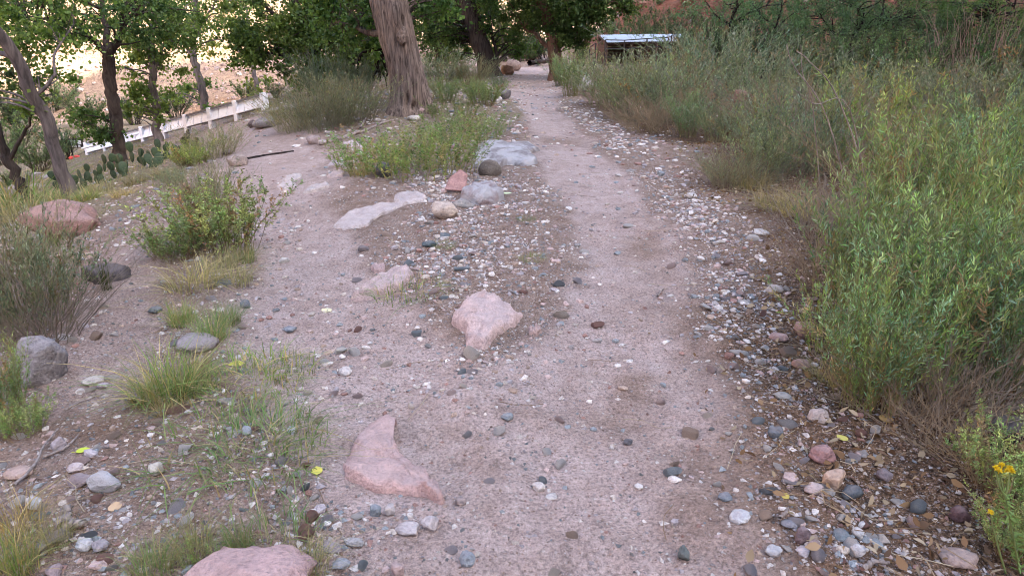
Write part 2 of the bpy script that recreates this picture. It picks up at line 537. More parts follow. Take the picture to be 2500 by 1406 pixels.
def ground_material():
    m, nt, out = new_mat("trail_soil")
    tc = nt.nodes.new("ShaderNodeTexCoord"); vec = tc.outputs["Object"]
    k = attr(nt, "mask"); sep = nt.nodes.new("ShaderNodeSeparateColor"); nt.links.new(k.outputs["Color"], sep.inputs[0])
    dust, litter, grassy = sep.outputs[0], sep.outputs[1], sep.outputs[2]
    brown = k.outputs["Alpha"]
    big = noise(nt, vec, 1.3, 5, 0.6); mid = noise(nt, vec, 9, 5, 0.65); fine = noise(nt, vec, 70, 4, 0.7); grit = noise(nt, vec, 260, 2, 0.6)
    soil = ramp(nt, mid.outputs["Fac"], [(0.28, (0.155, 0.10, 0.075)), (0.5, (0.245, 0.172, 0.138)), (0.75, (0.335, 0.252, 0.212))])
    pale = ramp(nt, mid.outputs["Fac"], [(0.25, (0.305, 0.226, 0.20)), (0.5, (0.405, 0.311, 0.284)), (0.75, (0.47, 0.38, 0.355))])
    f = math_(nt, 'MULTIPLY', dust, ramp(nt, big.outputs["Fac"], [(0.32, (0.5,)*3), (0.52, (1, 1, 1))]))
    c = mix(nt, f, soil, pale)
    br = ramp(nt, mid.outputs["Fac"], [(0.3, (0.115, 0.067, 0.042)), (0.7, (0.22, 0.14, 0.092))])
    c = mix(nt, math_(nt, 'MULTIPLY', brown, 0.8), c, br)
    lit = ramp(nt, fine.outputs["Fac"], [(0.3, (0.04, 0.025, 0.017)), (0.5, (0.12, 0.072, 0.045)), (0.72, (0.23, 0.148, 0.095))])  # dead leaf browns, also darkened for the shade under the shrubs
    c = mix(nt, litter, c, lit)
    gr = ramp(nt, fine.outputs["Fac"], [(0.3, (0.09, 0.08, 0.045)), (0.55, (0.20, 0.165, 0.10)), (0.75, (0.30, 0.24, 0.16))])
    c = mix(nt, math_(nt, 'MULTIPLY', grassy, 0.8), c, gr)
    # fine grit, and pebbles too small or too far to build
    v1 = voro(nt, vec, 150); v2 = voro(nt, vec, 48); v3 = voro(nt, vec, 17)
    notdust = math_(nt, 'SUBTRACT', 1.0, math_(nt, 'MULTIPLY', dust, 0.68))
    stone_cols = [(0.0, (0.12, 0.13, 0.14)), (0.16, (0.20, 0.195, 0.195)), (0.4, (0.31, 0.245, 0.23)), (0.65, (0.41, 0.35, 0.33)), (0.9, (0.53, 0.49, 0.47))]
    def pebbles(c, v, lo, amount, near_r):
        sc = nt.nodes.new("ShaderNodeSeparateColor"); nt.links.new(v.outputs["Color"], sc.inputs[0])
        pick = ramp(nt, sc.outputs[0], [(lo, (0, 0, 0)), (lo+0.03, (1, 1, 1))])
        shape = ramp(nt, v.outputs["Distance"], [(near_r, (1, 1, 1)), (near_r+0.12, (0, 0, 0))])
        g = math_(nt, 'MULTIPLY', math_(nt, 'MULTIPLY', pick, shape), amount)
        return mix(nt, g, c, ramp(nt, sc.outputs[1], stone_cols)), g
    c, g1 = pebbles(c, v1, 0.55, math_(nt, 'MULTIPLY', notdust, 0.75), 0.28)
    c, g2 = pebbles(c, v2, 0.66, math_(nt, 'MULTIPLY', math_(nt, 'SUBTRACT', notdust, math_(nt, 'MULTIPLY', litter, 0.5)), 0.95), 0.26)
    # only far away: coarser gravel
    geo = nt.nodes.new("ShaderNodeNewGeometry"); ln = nt.nodes.new("ShaderNodeVectorMath"); ln.operation = 'LENGTH'
    nt.links.new(geo.outputs["Position"], ln.inputs[0])
    farr = nt.nodes.new("ShaderNodeMapRange"); farr.inputs[1].default_value = 9; farr.inputs[2].default_value = 15
    nt.links.new(ln.outputs["Value"], farr.inputs[0])
    c, g3 = pebbles(c, v3, 0.62, math_(nt, 'MULTIPLY', farr.outputs[0], math_(nt, 'SUBTRACT', notdust, litter, True)), 0.3)
    c = mix(nt, 1.0, c, ramp(nt, fine.outputs["Fac"], [(0.30, (0.45,)*3), (0.5, (1, 1, 1)), (0.70, (1.35,)*3)]), 'MULTIPLY')
    gritc = ramp(nt, grit.outputs["Fac"], [(0.30, (0.50,)*3), (0.5, (1, 1, 1)), (0.70, (1.4,)*3)])
    c = mix(nt, 1.0, c, mix(nt, math_(nt, 'MULTIPLY', dust, 0.45), gritc, (1, 1, 1)), 'MULTIPLY')
    h = math_(nt, 'ADD', math_(nt, 'MULTIPLY', mid.outputs["Fac"], 1.6), fine.outputs["Fac"])
    h = math_(nt, 'ADD', h, math_(nt, 'MULTIPLY', grit.outputs["Fac"], 0.45))
    h = math_(nt, 'ADD', h, math_(nt, 'MULTIPLY', g1, 0.35)); h = math_(nt, 'ADD', h, math_(nt, 'MULTIPLY', g2, 0.9))
    pbsdf(nt, out, c, 0.95, 0.08, h, 1.0, 0.018)
    return m
M["ground"] = ground_material()

def ground_piece(name, sel):
    q = QUADS[sel]
    used, inv = np.unique(q.ravel(), return_inverse=True)
    b = MB(); b.add(GV.reshape(-1, 3)[used], inv.reshape(-1, 4))
    me = b.mesh(name, M["ground"])
    a = me.attributes.new("mask", 'FLOAT_COLOR', 'POINT')
    msk = np.stack([DUST, LITTER, GRASSY, BROWN], -1).reshape(-1, 4)[used]
    a.data.foreach_set("color", msk.ravel().astype(np.float32))
    return tag(link(name, me), kind="structure")

_cd = DUST.reshape(-1)[QUADS].mean(1) > 0.5
ground_piece("ground", ~_cd)
ground_piece("dirt_path", _cd)

# ================================================================== CANYON WALLS
def wall_material(name, cols, sc=1.0):
    m, nt, out = new_mat(name)
    tc = nt.nodes.new("ShaderNodeTexCoord"); vec = tc.outputs["Object"]
    mp = nt.nodes.new("ShaderNodeMapping"); mp.inputs["Scale"].default_value = (0.05, 0.05, 0.55)
    nt.links.new(vec, mp.inputs["Vector"])
    st = noise(nt, mp.outputs[0], 1.0, 5, 0.6, 0.3); n1 = noise(nt, vec, 0.5*sc, 6, 0.65); n2 = noise(nt, vec, 3.0*sc, 5, 0.7)
    c = ramp(nt, st.outputs["Fac"], [(0.3, cols[0]), (0.5, cols[1]), (0.7, cols[2])])
    c = mix(nt, ramp(nt, n1.outputs["Fac"], [(0.35, (0, 0, 0)), (0.65, (0.8,)*3)]), c, cols[3])
    c = mix(nt, 1.0, c, ramp(nt, n2.outputs["Fac"], [(0.3, (0.6, 0.58, 0.56)), (0.5, (1, 1, 1)), (0.72, (1.3,)*3)]), 'MULTIPLY')
    v = voro(nt, vec, 1.7*sc)
    sp = nt.nodes.new("ShaderNodeSeparateColor"); nt.links.new(v.outputs["Color"], sp.inputs[0])
    g = math_(nt, 'MULTIPLY', ramp(nt, sp.outputs[0], [(0.72, (0, 0, 0)), (0.76, (1, 1, 1))]), ramp(nt, v.outputs["Distance"], [(0.25, (1, 1, 1)), (0.5, (0, 0, 0))]))
    h = math_(nt, 'ADD', n1.outputs["Fac"], n2.outputs["Fac"])
    pbsdf(nt, out, c, 0.95, 0.1, h, 1.0, 0.5)
    return m

def ridge_sheet(name, base, side, prof, mat, n_s, ws, seed, amp=1.0, rug=0.0):
    """a slope rising beyond a line on the ground: cross sections at points along the line"""
    base = bez(np.array([(*b, 0) for b in base]), n_s)[:, :2]
    t = np.gradient(base, axis=0); t /= np.linalg.norm(t, axis=1)[:, None]
    nrm = np.stack([t[:, 1], -t[:, 0]], 1) * side
    X = base[:, 0:1] + nrm[:, 0:1]*ws[None]; Y = base[:, 1:2] + nrm[:, 1:2]*ws[None]
    S = np.linspace(0, 1, n_s)[:, None] + 0*ws[None]; Wd = ws[None] + 0*S
    Z = H0(X, Y) + prof(X, Y, Wd, S)
    a = np.clip(Wd/12, 0, 1)*amp
    Z = Z + a*(2.2*fbm(X*0.07, Y*0.07, Z*0.05+seed, 4) + 0.8*fbm(X*0.35, Y*0.35, Z*0.3+seed, 3) + 0.3*fbm(X*1.1, Y*1.1, Z+seed, 3))
    Z = Z + a*rug*(1.6*(1-2*np.abs(fbm(X*0.22, Y*0.22, Z*0.1+seed, 3))) + 0.9*(1-2*np.abs(fbm(X*0.7, Y*0.7, Z*0.4+seed, 3))))
    # ledges
    led = 3.2
    Z = Z + a*0.8*(np.floor(Z/led)*led + led*smooth(0.45, 0.95, Z/led - np.floor(Z/led)) - Z)
    v = np.stack([X, Y, Z], -1).reshape(-1, 3)
    i = np.arange(n_s*len(ws)).reshape(n_s, len(ws))
    q = np.stack([i[:-1, :-1], i[1:, :-1], i[1:, 1:], i[:-1, 1:]], -1).reshape(-1, 4)
    if side < 0: q = q[:, ::-1]
    b = MB(); b.add(v, q)
    return tag(link(name, b.mesh(name, mat)), kind="structure"), v

_ws = np.concatenate([np.linspace(-3, 30, 90), np.linspace(31.5, 110, 40)])
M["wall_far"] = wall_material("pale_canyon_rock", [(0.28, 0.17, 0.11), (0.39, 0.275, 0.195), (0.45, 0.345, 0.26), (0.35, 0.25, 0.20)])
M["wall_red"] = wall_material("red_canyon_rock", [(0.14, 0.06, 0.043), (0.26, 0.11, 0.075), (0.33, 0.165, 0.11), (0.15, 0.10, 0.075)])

def prof_far(X, Y, W, S):
    return np.where(W < 0, W*0.3 - 0.3, 0.62*W - 0.25 + 1.1*softplus(W-45, 5.0))  # steeper upper cliff, out of view, added to block low sky
FAR_BASE = [(-90, -330), (-110, -200), (-130, -90), (-140, 0), (-112, 44), (-70, 60), (-45, 68), (-25, 74), (-8, 80), (6, 90), (20, 110), (30, 150), (30, 260)]  # first points wrap unseen behind the camera, put in to hold back sky light
ridge_sheet("canyon_wall_far", FAR_BASE, -1, prof_far, M["wall_far"], 330, _ws, 3.0, 0.8)

def prof_red(X, Y, W, S):
    steep = np.interp(Y, [-400, 8, 22, 40, 62, 90, 300], [2.8, 2.8, 2.2, 1.4, 1.05, 0.8, 0.6])
    cap = np.interp(Y, [-400, -32, -14, 3, 14, 30, 46, 62, 90, 300], [150, 126, 104, 74, 44, 32, 28, 26, 26, 24])  # unseen ridge heights are shaped to throw shade over the foreground
    z = np.where(W < 0, W*0.3 - 0.3, steep*W - 0.25)
    return cap*np.tanh(z/cap)
RED_BASE = [(-120, -190), (-40, -185), (20, -160), (44, -100), (40, -20), (34, 14), (28, 34), (16, 50), (8.5, 60), (7, 78), (14, 100), (30, 150), (38, 260)]  # the run behind the camera is unseen, added to cut low sky light
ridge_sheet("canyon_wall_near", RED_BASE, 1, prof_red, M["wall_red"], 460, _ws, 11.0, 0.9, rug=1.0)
# ================================================================== ROCKS AND STONES
import bmesh
def ico(sub):
    bm = bmesh.new(); bmesh.ops.create_icosphere(bm, subdivisions=sub, radius=1.0)
    v = np.array([x.co[:] for x in bm.verts]); f = np.array([[x.index for x in p.verts] for p in bm.faces])
    bm.free(); return v, f
ICO = {k: ico(k) for k in (1, 2, 3, 4)}

def rock_verts(sub, seed, angular=0.5, rough=0.12, cuts=7):
    rng = np.random.default_rng(seed)
    v, f = ICO[sub]; v = v.copy()
    o = rng.uniform(-50, 50, 3)
    v *= (1 + rough*2.0*fbm(v[:, 0]*1.1+o[0], v[:, 1]*1.1+o[1], v[:, 2]*1.1+o[2], 2))[:, None]
    if angular > 0:
        nr = unit(rng.normal(size=(cuts, 3)))
        for n_ in nr:
            d = rng.uniform(0.86-0.38*angular, 0.95-0.22*angular)
            e = v @ n_ - d
            v -= np.outer(np.maximum(e, 0)*0.92, n_)
    if sub >= 3:
        v *= (1 - 0.05*np.abs(fbm(v[:, 0]*2.6+o[1], v[:, 1]*2.6+o[2], v[:, 2]*2.6, 2)))[:, None]
        v *= (1 + rough*0.6*fbm(v[:, 0]*4+o[0], v[:, 1]*4+o[1], v[:, 2]*4, 3))[:, None]
    v -= (v.max(0)+v.min(0))/2
    v /= (v.max(0)-v.min(0))/2
    return v, f

STONE_T = {}
def stone_template(kind, i):
    """shared low meshes of loose stones: rounded, angular or flat"""
    key = (kind, i)
    if key not in STONE_T:
        ang = {"rounded": 0.55, "angular": 1.35, "flat": 1.0}[kind]
        v, f = rock_verts(2, 100+i*7+len(kind), ang, 0.10, 9)
        b = MB(); b.add(v, f); me = b.mesh(kind+"_stone", M["stone"], smooth_=(kind != "angular"))
        STONE_T[key] = me
    return STONE_T[key]

CAMXY = EYE[:2]
ROCKS = {}          # short name -> (x, y): landmarks for the labels of small things

def place_boulder(px, py, w, h, col, label, seed, name="rock", sub=3, angular=0.4, rough=0.12, dr=0.85, rz=None, mat="rock",
                  sink=0.22, tilt=(0, 0), key=None, hmin=0.25, cat="rock", group=None):
    """a rock seen at a pixel with a width and height in pixels, resting in the ground"""
    rng = random.Random(seed)
    p = G(px, py + 0.1*h)
    for _ in range(3):
        D = depth(p); wd = w/FPX*D; dp = wd*dr
        th = math.atan2(EYE[2]-p[2], p[1])
        hh = max((h/FPX*D - dp*math.sin(th)*0.8)/math.cos(th), hmin*wd)
        p = G(px, py, hh*0.42)
    v, f = rock_verts(sub, seed, angular, rough)
    full = hh/(1-sink)
    v = v*np.array([wd/2, dp/2, full/2])
    v[:, 2] += full/2 - full*sink
    b = MB(); b.add(v, f)
    o = link(name, b.mesh(name, M[mat]))
    o.location = (p[0], p[1], hz(p[0], p[1]))
    o.rotation_euler = (tilt[0], tilt[1], rng.uniform(-0.35, 0.35) if rz is None else rz)
    col = tuple(0.88*c_+0.12*sum(col)/3*1.0 for c_ in col)
    o.color = (*col, 1)
    tag(o, label, cat, group)
    if key: ROCKS[key] = (p[0], p[1])
    return o

def place_slab(outline, h, col, label, seed, name="rock", mat="trail_rock", key=None, rough=0.25, tiltx=0.0):
    """a rock lying in the trail: its outline on the ground, with a domed rough top"""
    pts = np.array([G(x, y)[:2] for x, y in outline])
    c = pts.mean(0); pts = pts - c
    # even out the outline
    cl = np.vstack([pts, pts[:1]]); sl = np.r_[0, np.cumsum(np.linalg.norm(np.diff(cl, axis=0), axis=1))]
    n = 96
    u = np.linspace(0, sl[-1], n, endpoint=False)
    ring = np.stack([np.interp(u, sl, cl[:, 0]), np.interp(u, sl, cl[:, 1])], 1)
    for _ in range(1):
        ring = 0.25*np.roll(ring, 1, 0)+0.5*ring+0.25*np.roll(ring, -1, 0)
    size = np.ptp(ring, axis=0).max()
    rings = []; prof = [(1.05, -0.5), (1.03, -0.05), (1.005, 0.30), (0.975, 0.55), (0.94, 0.72), (0.90, 0.82), (0.85, 0.88), (0.79, 0.92), (0.72, 0.95), (0.65, 0.97), (0.57, 0.98), (0.49, 0.99), (0.41, 1.0), (0.33, 1.0), (0.25, 1.0), (0.17, 1.0), (0.10, 1.0), (0.03, 1.0)]
    jag = 1 + 0.05*fbm(np.cos(np.arange(n)*2*np.pi/n)*5+seed, np.sin(np.arange(n)*2*np.pi/n)*5, seed, 3)
    for s, z in prof:
        r = ring*s*jag[:, None]
        zz = h*z*np.ones(n)
        if z > 0.2:
            fade = min(1.0, (z-0.2)/0.5)
            rg = 1-2*np.abs(fbm(r[:, 0]*4/size+seed, r[:, 1]*4/size, 1.5, 2))
            zz = zz*(1+1.3*rough*fbm(r[:, 0]*3/size+seed, r[:, 1]*3/size, 0.5, 3)) + h*tiltx*r[:, 1]/size
            st = fbm(r[:, 0]*7/size+seed*2, r[:, 1]*7/size, 3.5, 2)
            zz = zz + fade*h*(0.30*rg + 0.26*np.round(st*3)/3 + 0.16*fbm(r[:, 0]*22/size+seed, r[:, 1]*22/size, 0.5, 3))
        base = H(r[:, 0]+c[0], r[:, 1]+c[1])
        rings.append(np.stack([r[:, 0], r[:, 1], base+zz], 1))
    z0 = hz(*c)
    v = np.concatenate(rings + [rings[-1].mean(0, keepdims=True)])
    v[:, 2] -= z0
    k = len(prof); i = np.arange(n); i2 = (i+1) % n
    b = MB()
    q = np.concatenate([np.stack([j*n+i, j*n+i2, (j+1)*n+i2, (j+1)*n+i], 1) for j in range(k-1)])
    a = (ring[:, 0]*np.roll(ring[:, 1], -1) - ring[:, 1]*np.roll(ring[:, 0], -1)).sum()
    tri = np.stack([(k-1)*n+i, (k-1)*n+i2, np.full(n, k*n)], 1)
    if a < 0: q = q[:, ::-1]; tri = tri[:, ::-1]
    b.add(v, q)
    b.f.append(tri.ravel()); b.n.append(np.full(n, 3))
    o = link(name, b.mesh(name, M[mat]))
    o.location = (c[0], c[1], z0); o.color = (*[0.92*c_+0.08*sum(col)/3 for c_ in col], 1)
    tag(o, label, "rock")
    if key: ROCKS[key] = (c[0], c[1])
    return o

PINK = (0.47, 0.325, 0.315); REDR = (0.36, 0.195, 0.165); WHITE = (0.60, 0.555, 0.54); GREY = (0.34, 0.315, 0.32); MAUVE = (0.33, 0.27, 0.285)
BLUE = (0.17, 0.205, 0.235); SLATE = (0.095, 0.11, 0.12); TAN = (0.42, 0.32, 0.255); ORANGE = (0.47, 0.31, 0.22); DARK = (0.10, 0.085, 0.08); MAROON = (0.17, 0.10, 0.10)

# slabs worn into the trail
place_slab([(944, 1020), (973, 1034), (955, 1046), (958, 1076), (976, 1112), (1005, 1141), (1044, 1166), (1059, 1195), (1088, 1226), (1070, 1230), (1034, 1212), (987, 1207), (933, 1204), (890, 1190), (836, 1168), (847, 1130), (861, 1094), (886, 1051), (912, 1030)],
           0.042, (0.50, 0.335, 0.315), "crescent shaped salmon pink rock jutting from the trail in the foreground", 3, key="crescent pink rock", rough=0.3, tiltx=-0.3)
place_slab([(1160, 735), (1225, 745), (1275, 770), (1260, 795), (1210, 818), (1185, 856), (1140, 845), (1135, 815), (1104, 790), (1118, 765)],
           0.055, (0.54, 0.41, 0.395), "triangular pale pink rock standing proud in the middle of the trail", 8, key="triangular pale rock", rough=0.5)
place_slab([(855, 736), (895, 700), (945, 674), (1000, 664), (1012, 675), (985, 700), (945, 722), (880, 736)],
           0.06, (0.52, 0.405, 0.395), "long narrow pinkish rock with a grass tuft along its side", 5, key="long pink rock")
place_slab([(818, 552), (850, 522), (900, 508), (960, 499), (1000, 497), (985, 503), (950, 521), (915, 536), (900, 552), (840, 562)],
           0.03, (0.50, 0.43, 0.415), "long whitish slab lying flat between the two trails", 6, key="long white slab")
place_slab([(962, 492), (968, 478), (1000, 472), (1045, 483), (1028, 496), (985, 500)], 0.03, (0.50, 0.44, 0.43), "short whitish slab at the upper end of the long one", 16)
place_slab([(1150, 408), (1160, 370), (1180, 357), (1290, 356), (1318, 370), (1285, 378), (1312, 395), (1290, 406), (1235, 402), (1212, 418)],
           0.07, (0.27, 0.245, 0.25), "broad grey bedrock slab with white patches behind the round brown boulder", 9, mat="lichen_rock", key="grey bedrock slab")
place_slab([(1125, 490), (1130, 472), (1165, 463), (1205, 466), (1232, 482), (1215, 497), (1170, 502)], 0.09, (0.25, 0.185, 0.185), "flat mauve rock with a bluish crust behind the grey wedge stone", 10, mat="lichen_rock", key="flat mauve rock")
for k, (ol, lb) in enumerate([
        ([(690, 442), (705, 432), (735, 428), (738, 436), (712, 446)], "upper of the thin white stones set flat in the left trail"),
        ([(676, 462), (690, 450), (716, 446), (724, 455), (702, 465)], "rounded white stone set flat in the left trail, below a thinner one"),
        ([(738, 474), (760, 456), (800, 449), (804, 458), (770, 470)], "pointed white stone set flat in the left trail, nearest the stony strip"),
        ([(798, 436), (815, 424), (840, 422), (838, 432)], "pale pink flat stone at the edge of the stony strip by left trail"),
        ([(880, 380), (850, 372), (835, 352), (860, 345), (890, 360)], "pale sloping rock beside the weedy clump in front of the big tree"),
        ([(905, 658), (915, 650), (940, 652), (938, 664), (915, 668)], "small flat pink stone sunk in the left trail above the long pink rock"),
        ([(800, 408), (815, 396), (842, 390), (838, 404)], "lavender flat stone left of the weedy clump"),
        ([(1290, 808), (1310, 803), (1322, 812), (1310, 820), (1292, 818)], "small flat pink stone sunk right of the triangular pale rock")]):
    place_slab(ol, 0.03, [(0.53, 0.47, 0.45), (0.54, 0.48, 0.47), (0.53, 0.46, 0.44), (0.54, 0.42, 0.40), (0.52, 0.43, 0.42), (0.49, 0.36, 0.35), (0.46, 0.40, 0.42), (0.5, 0.37, 0.35)][k], lb, 30+k, name="stone")

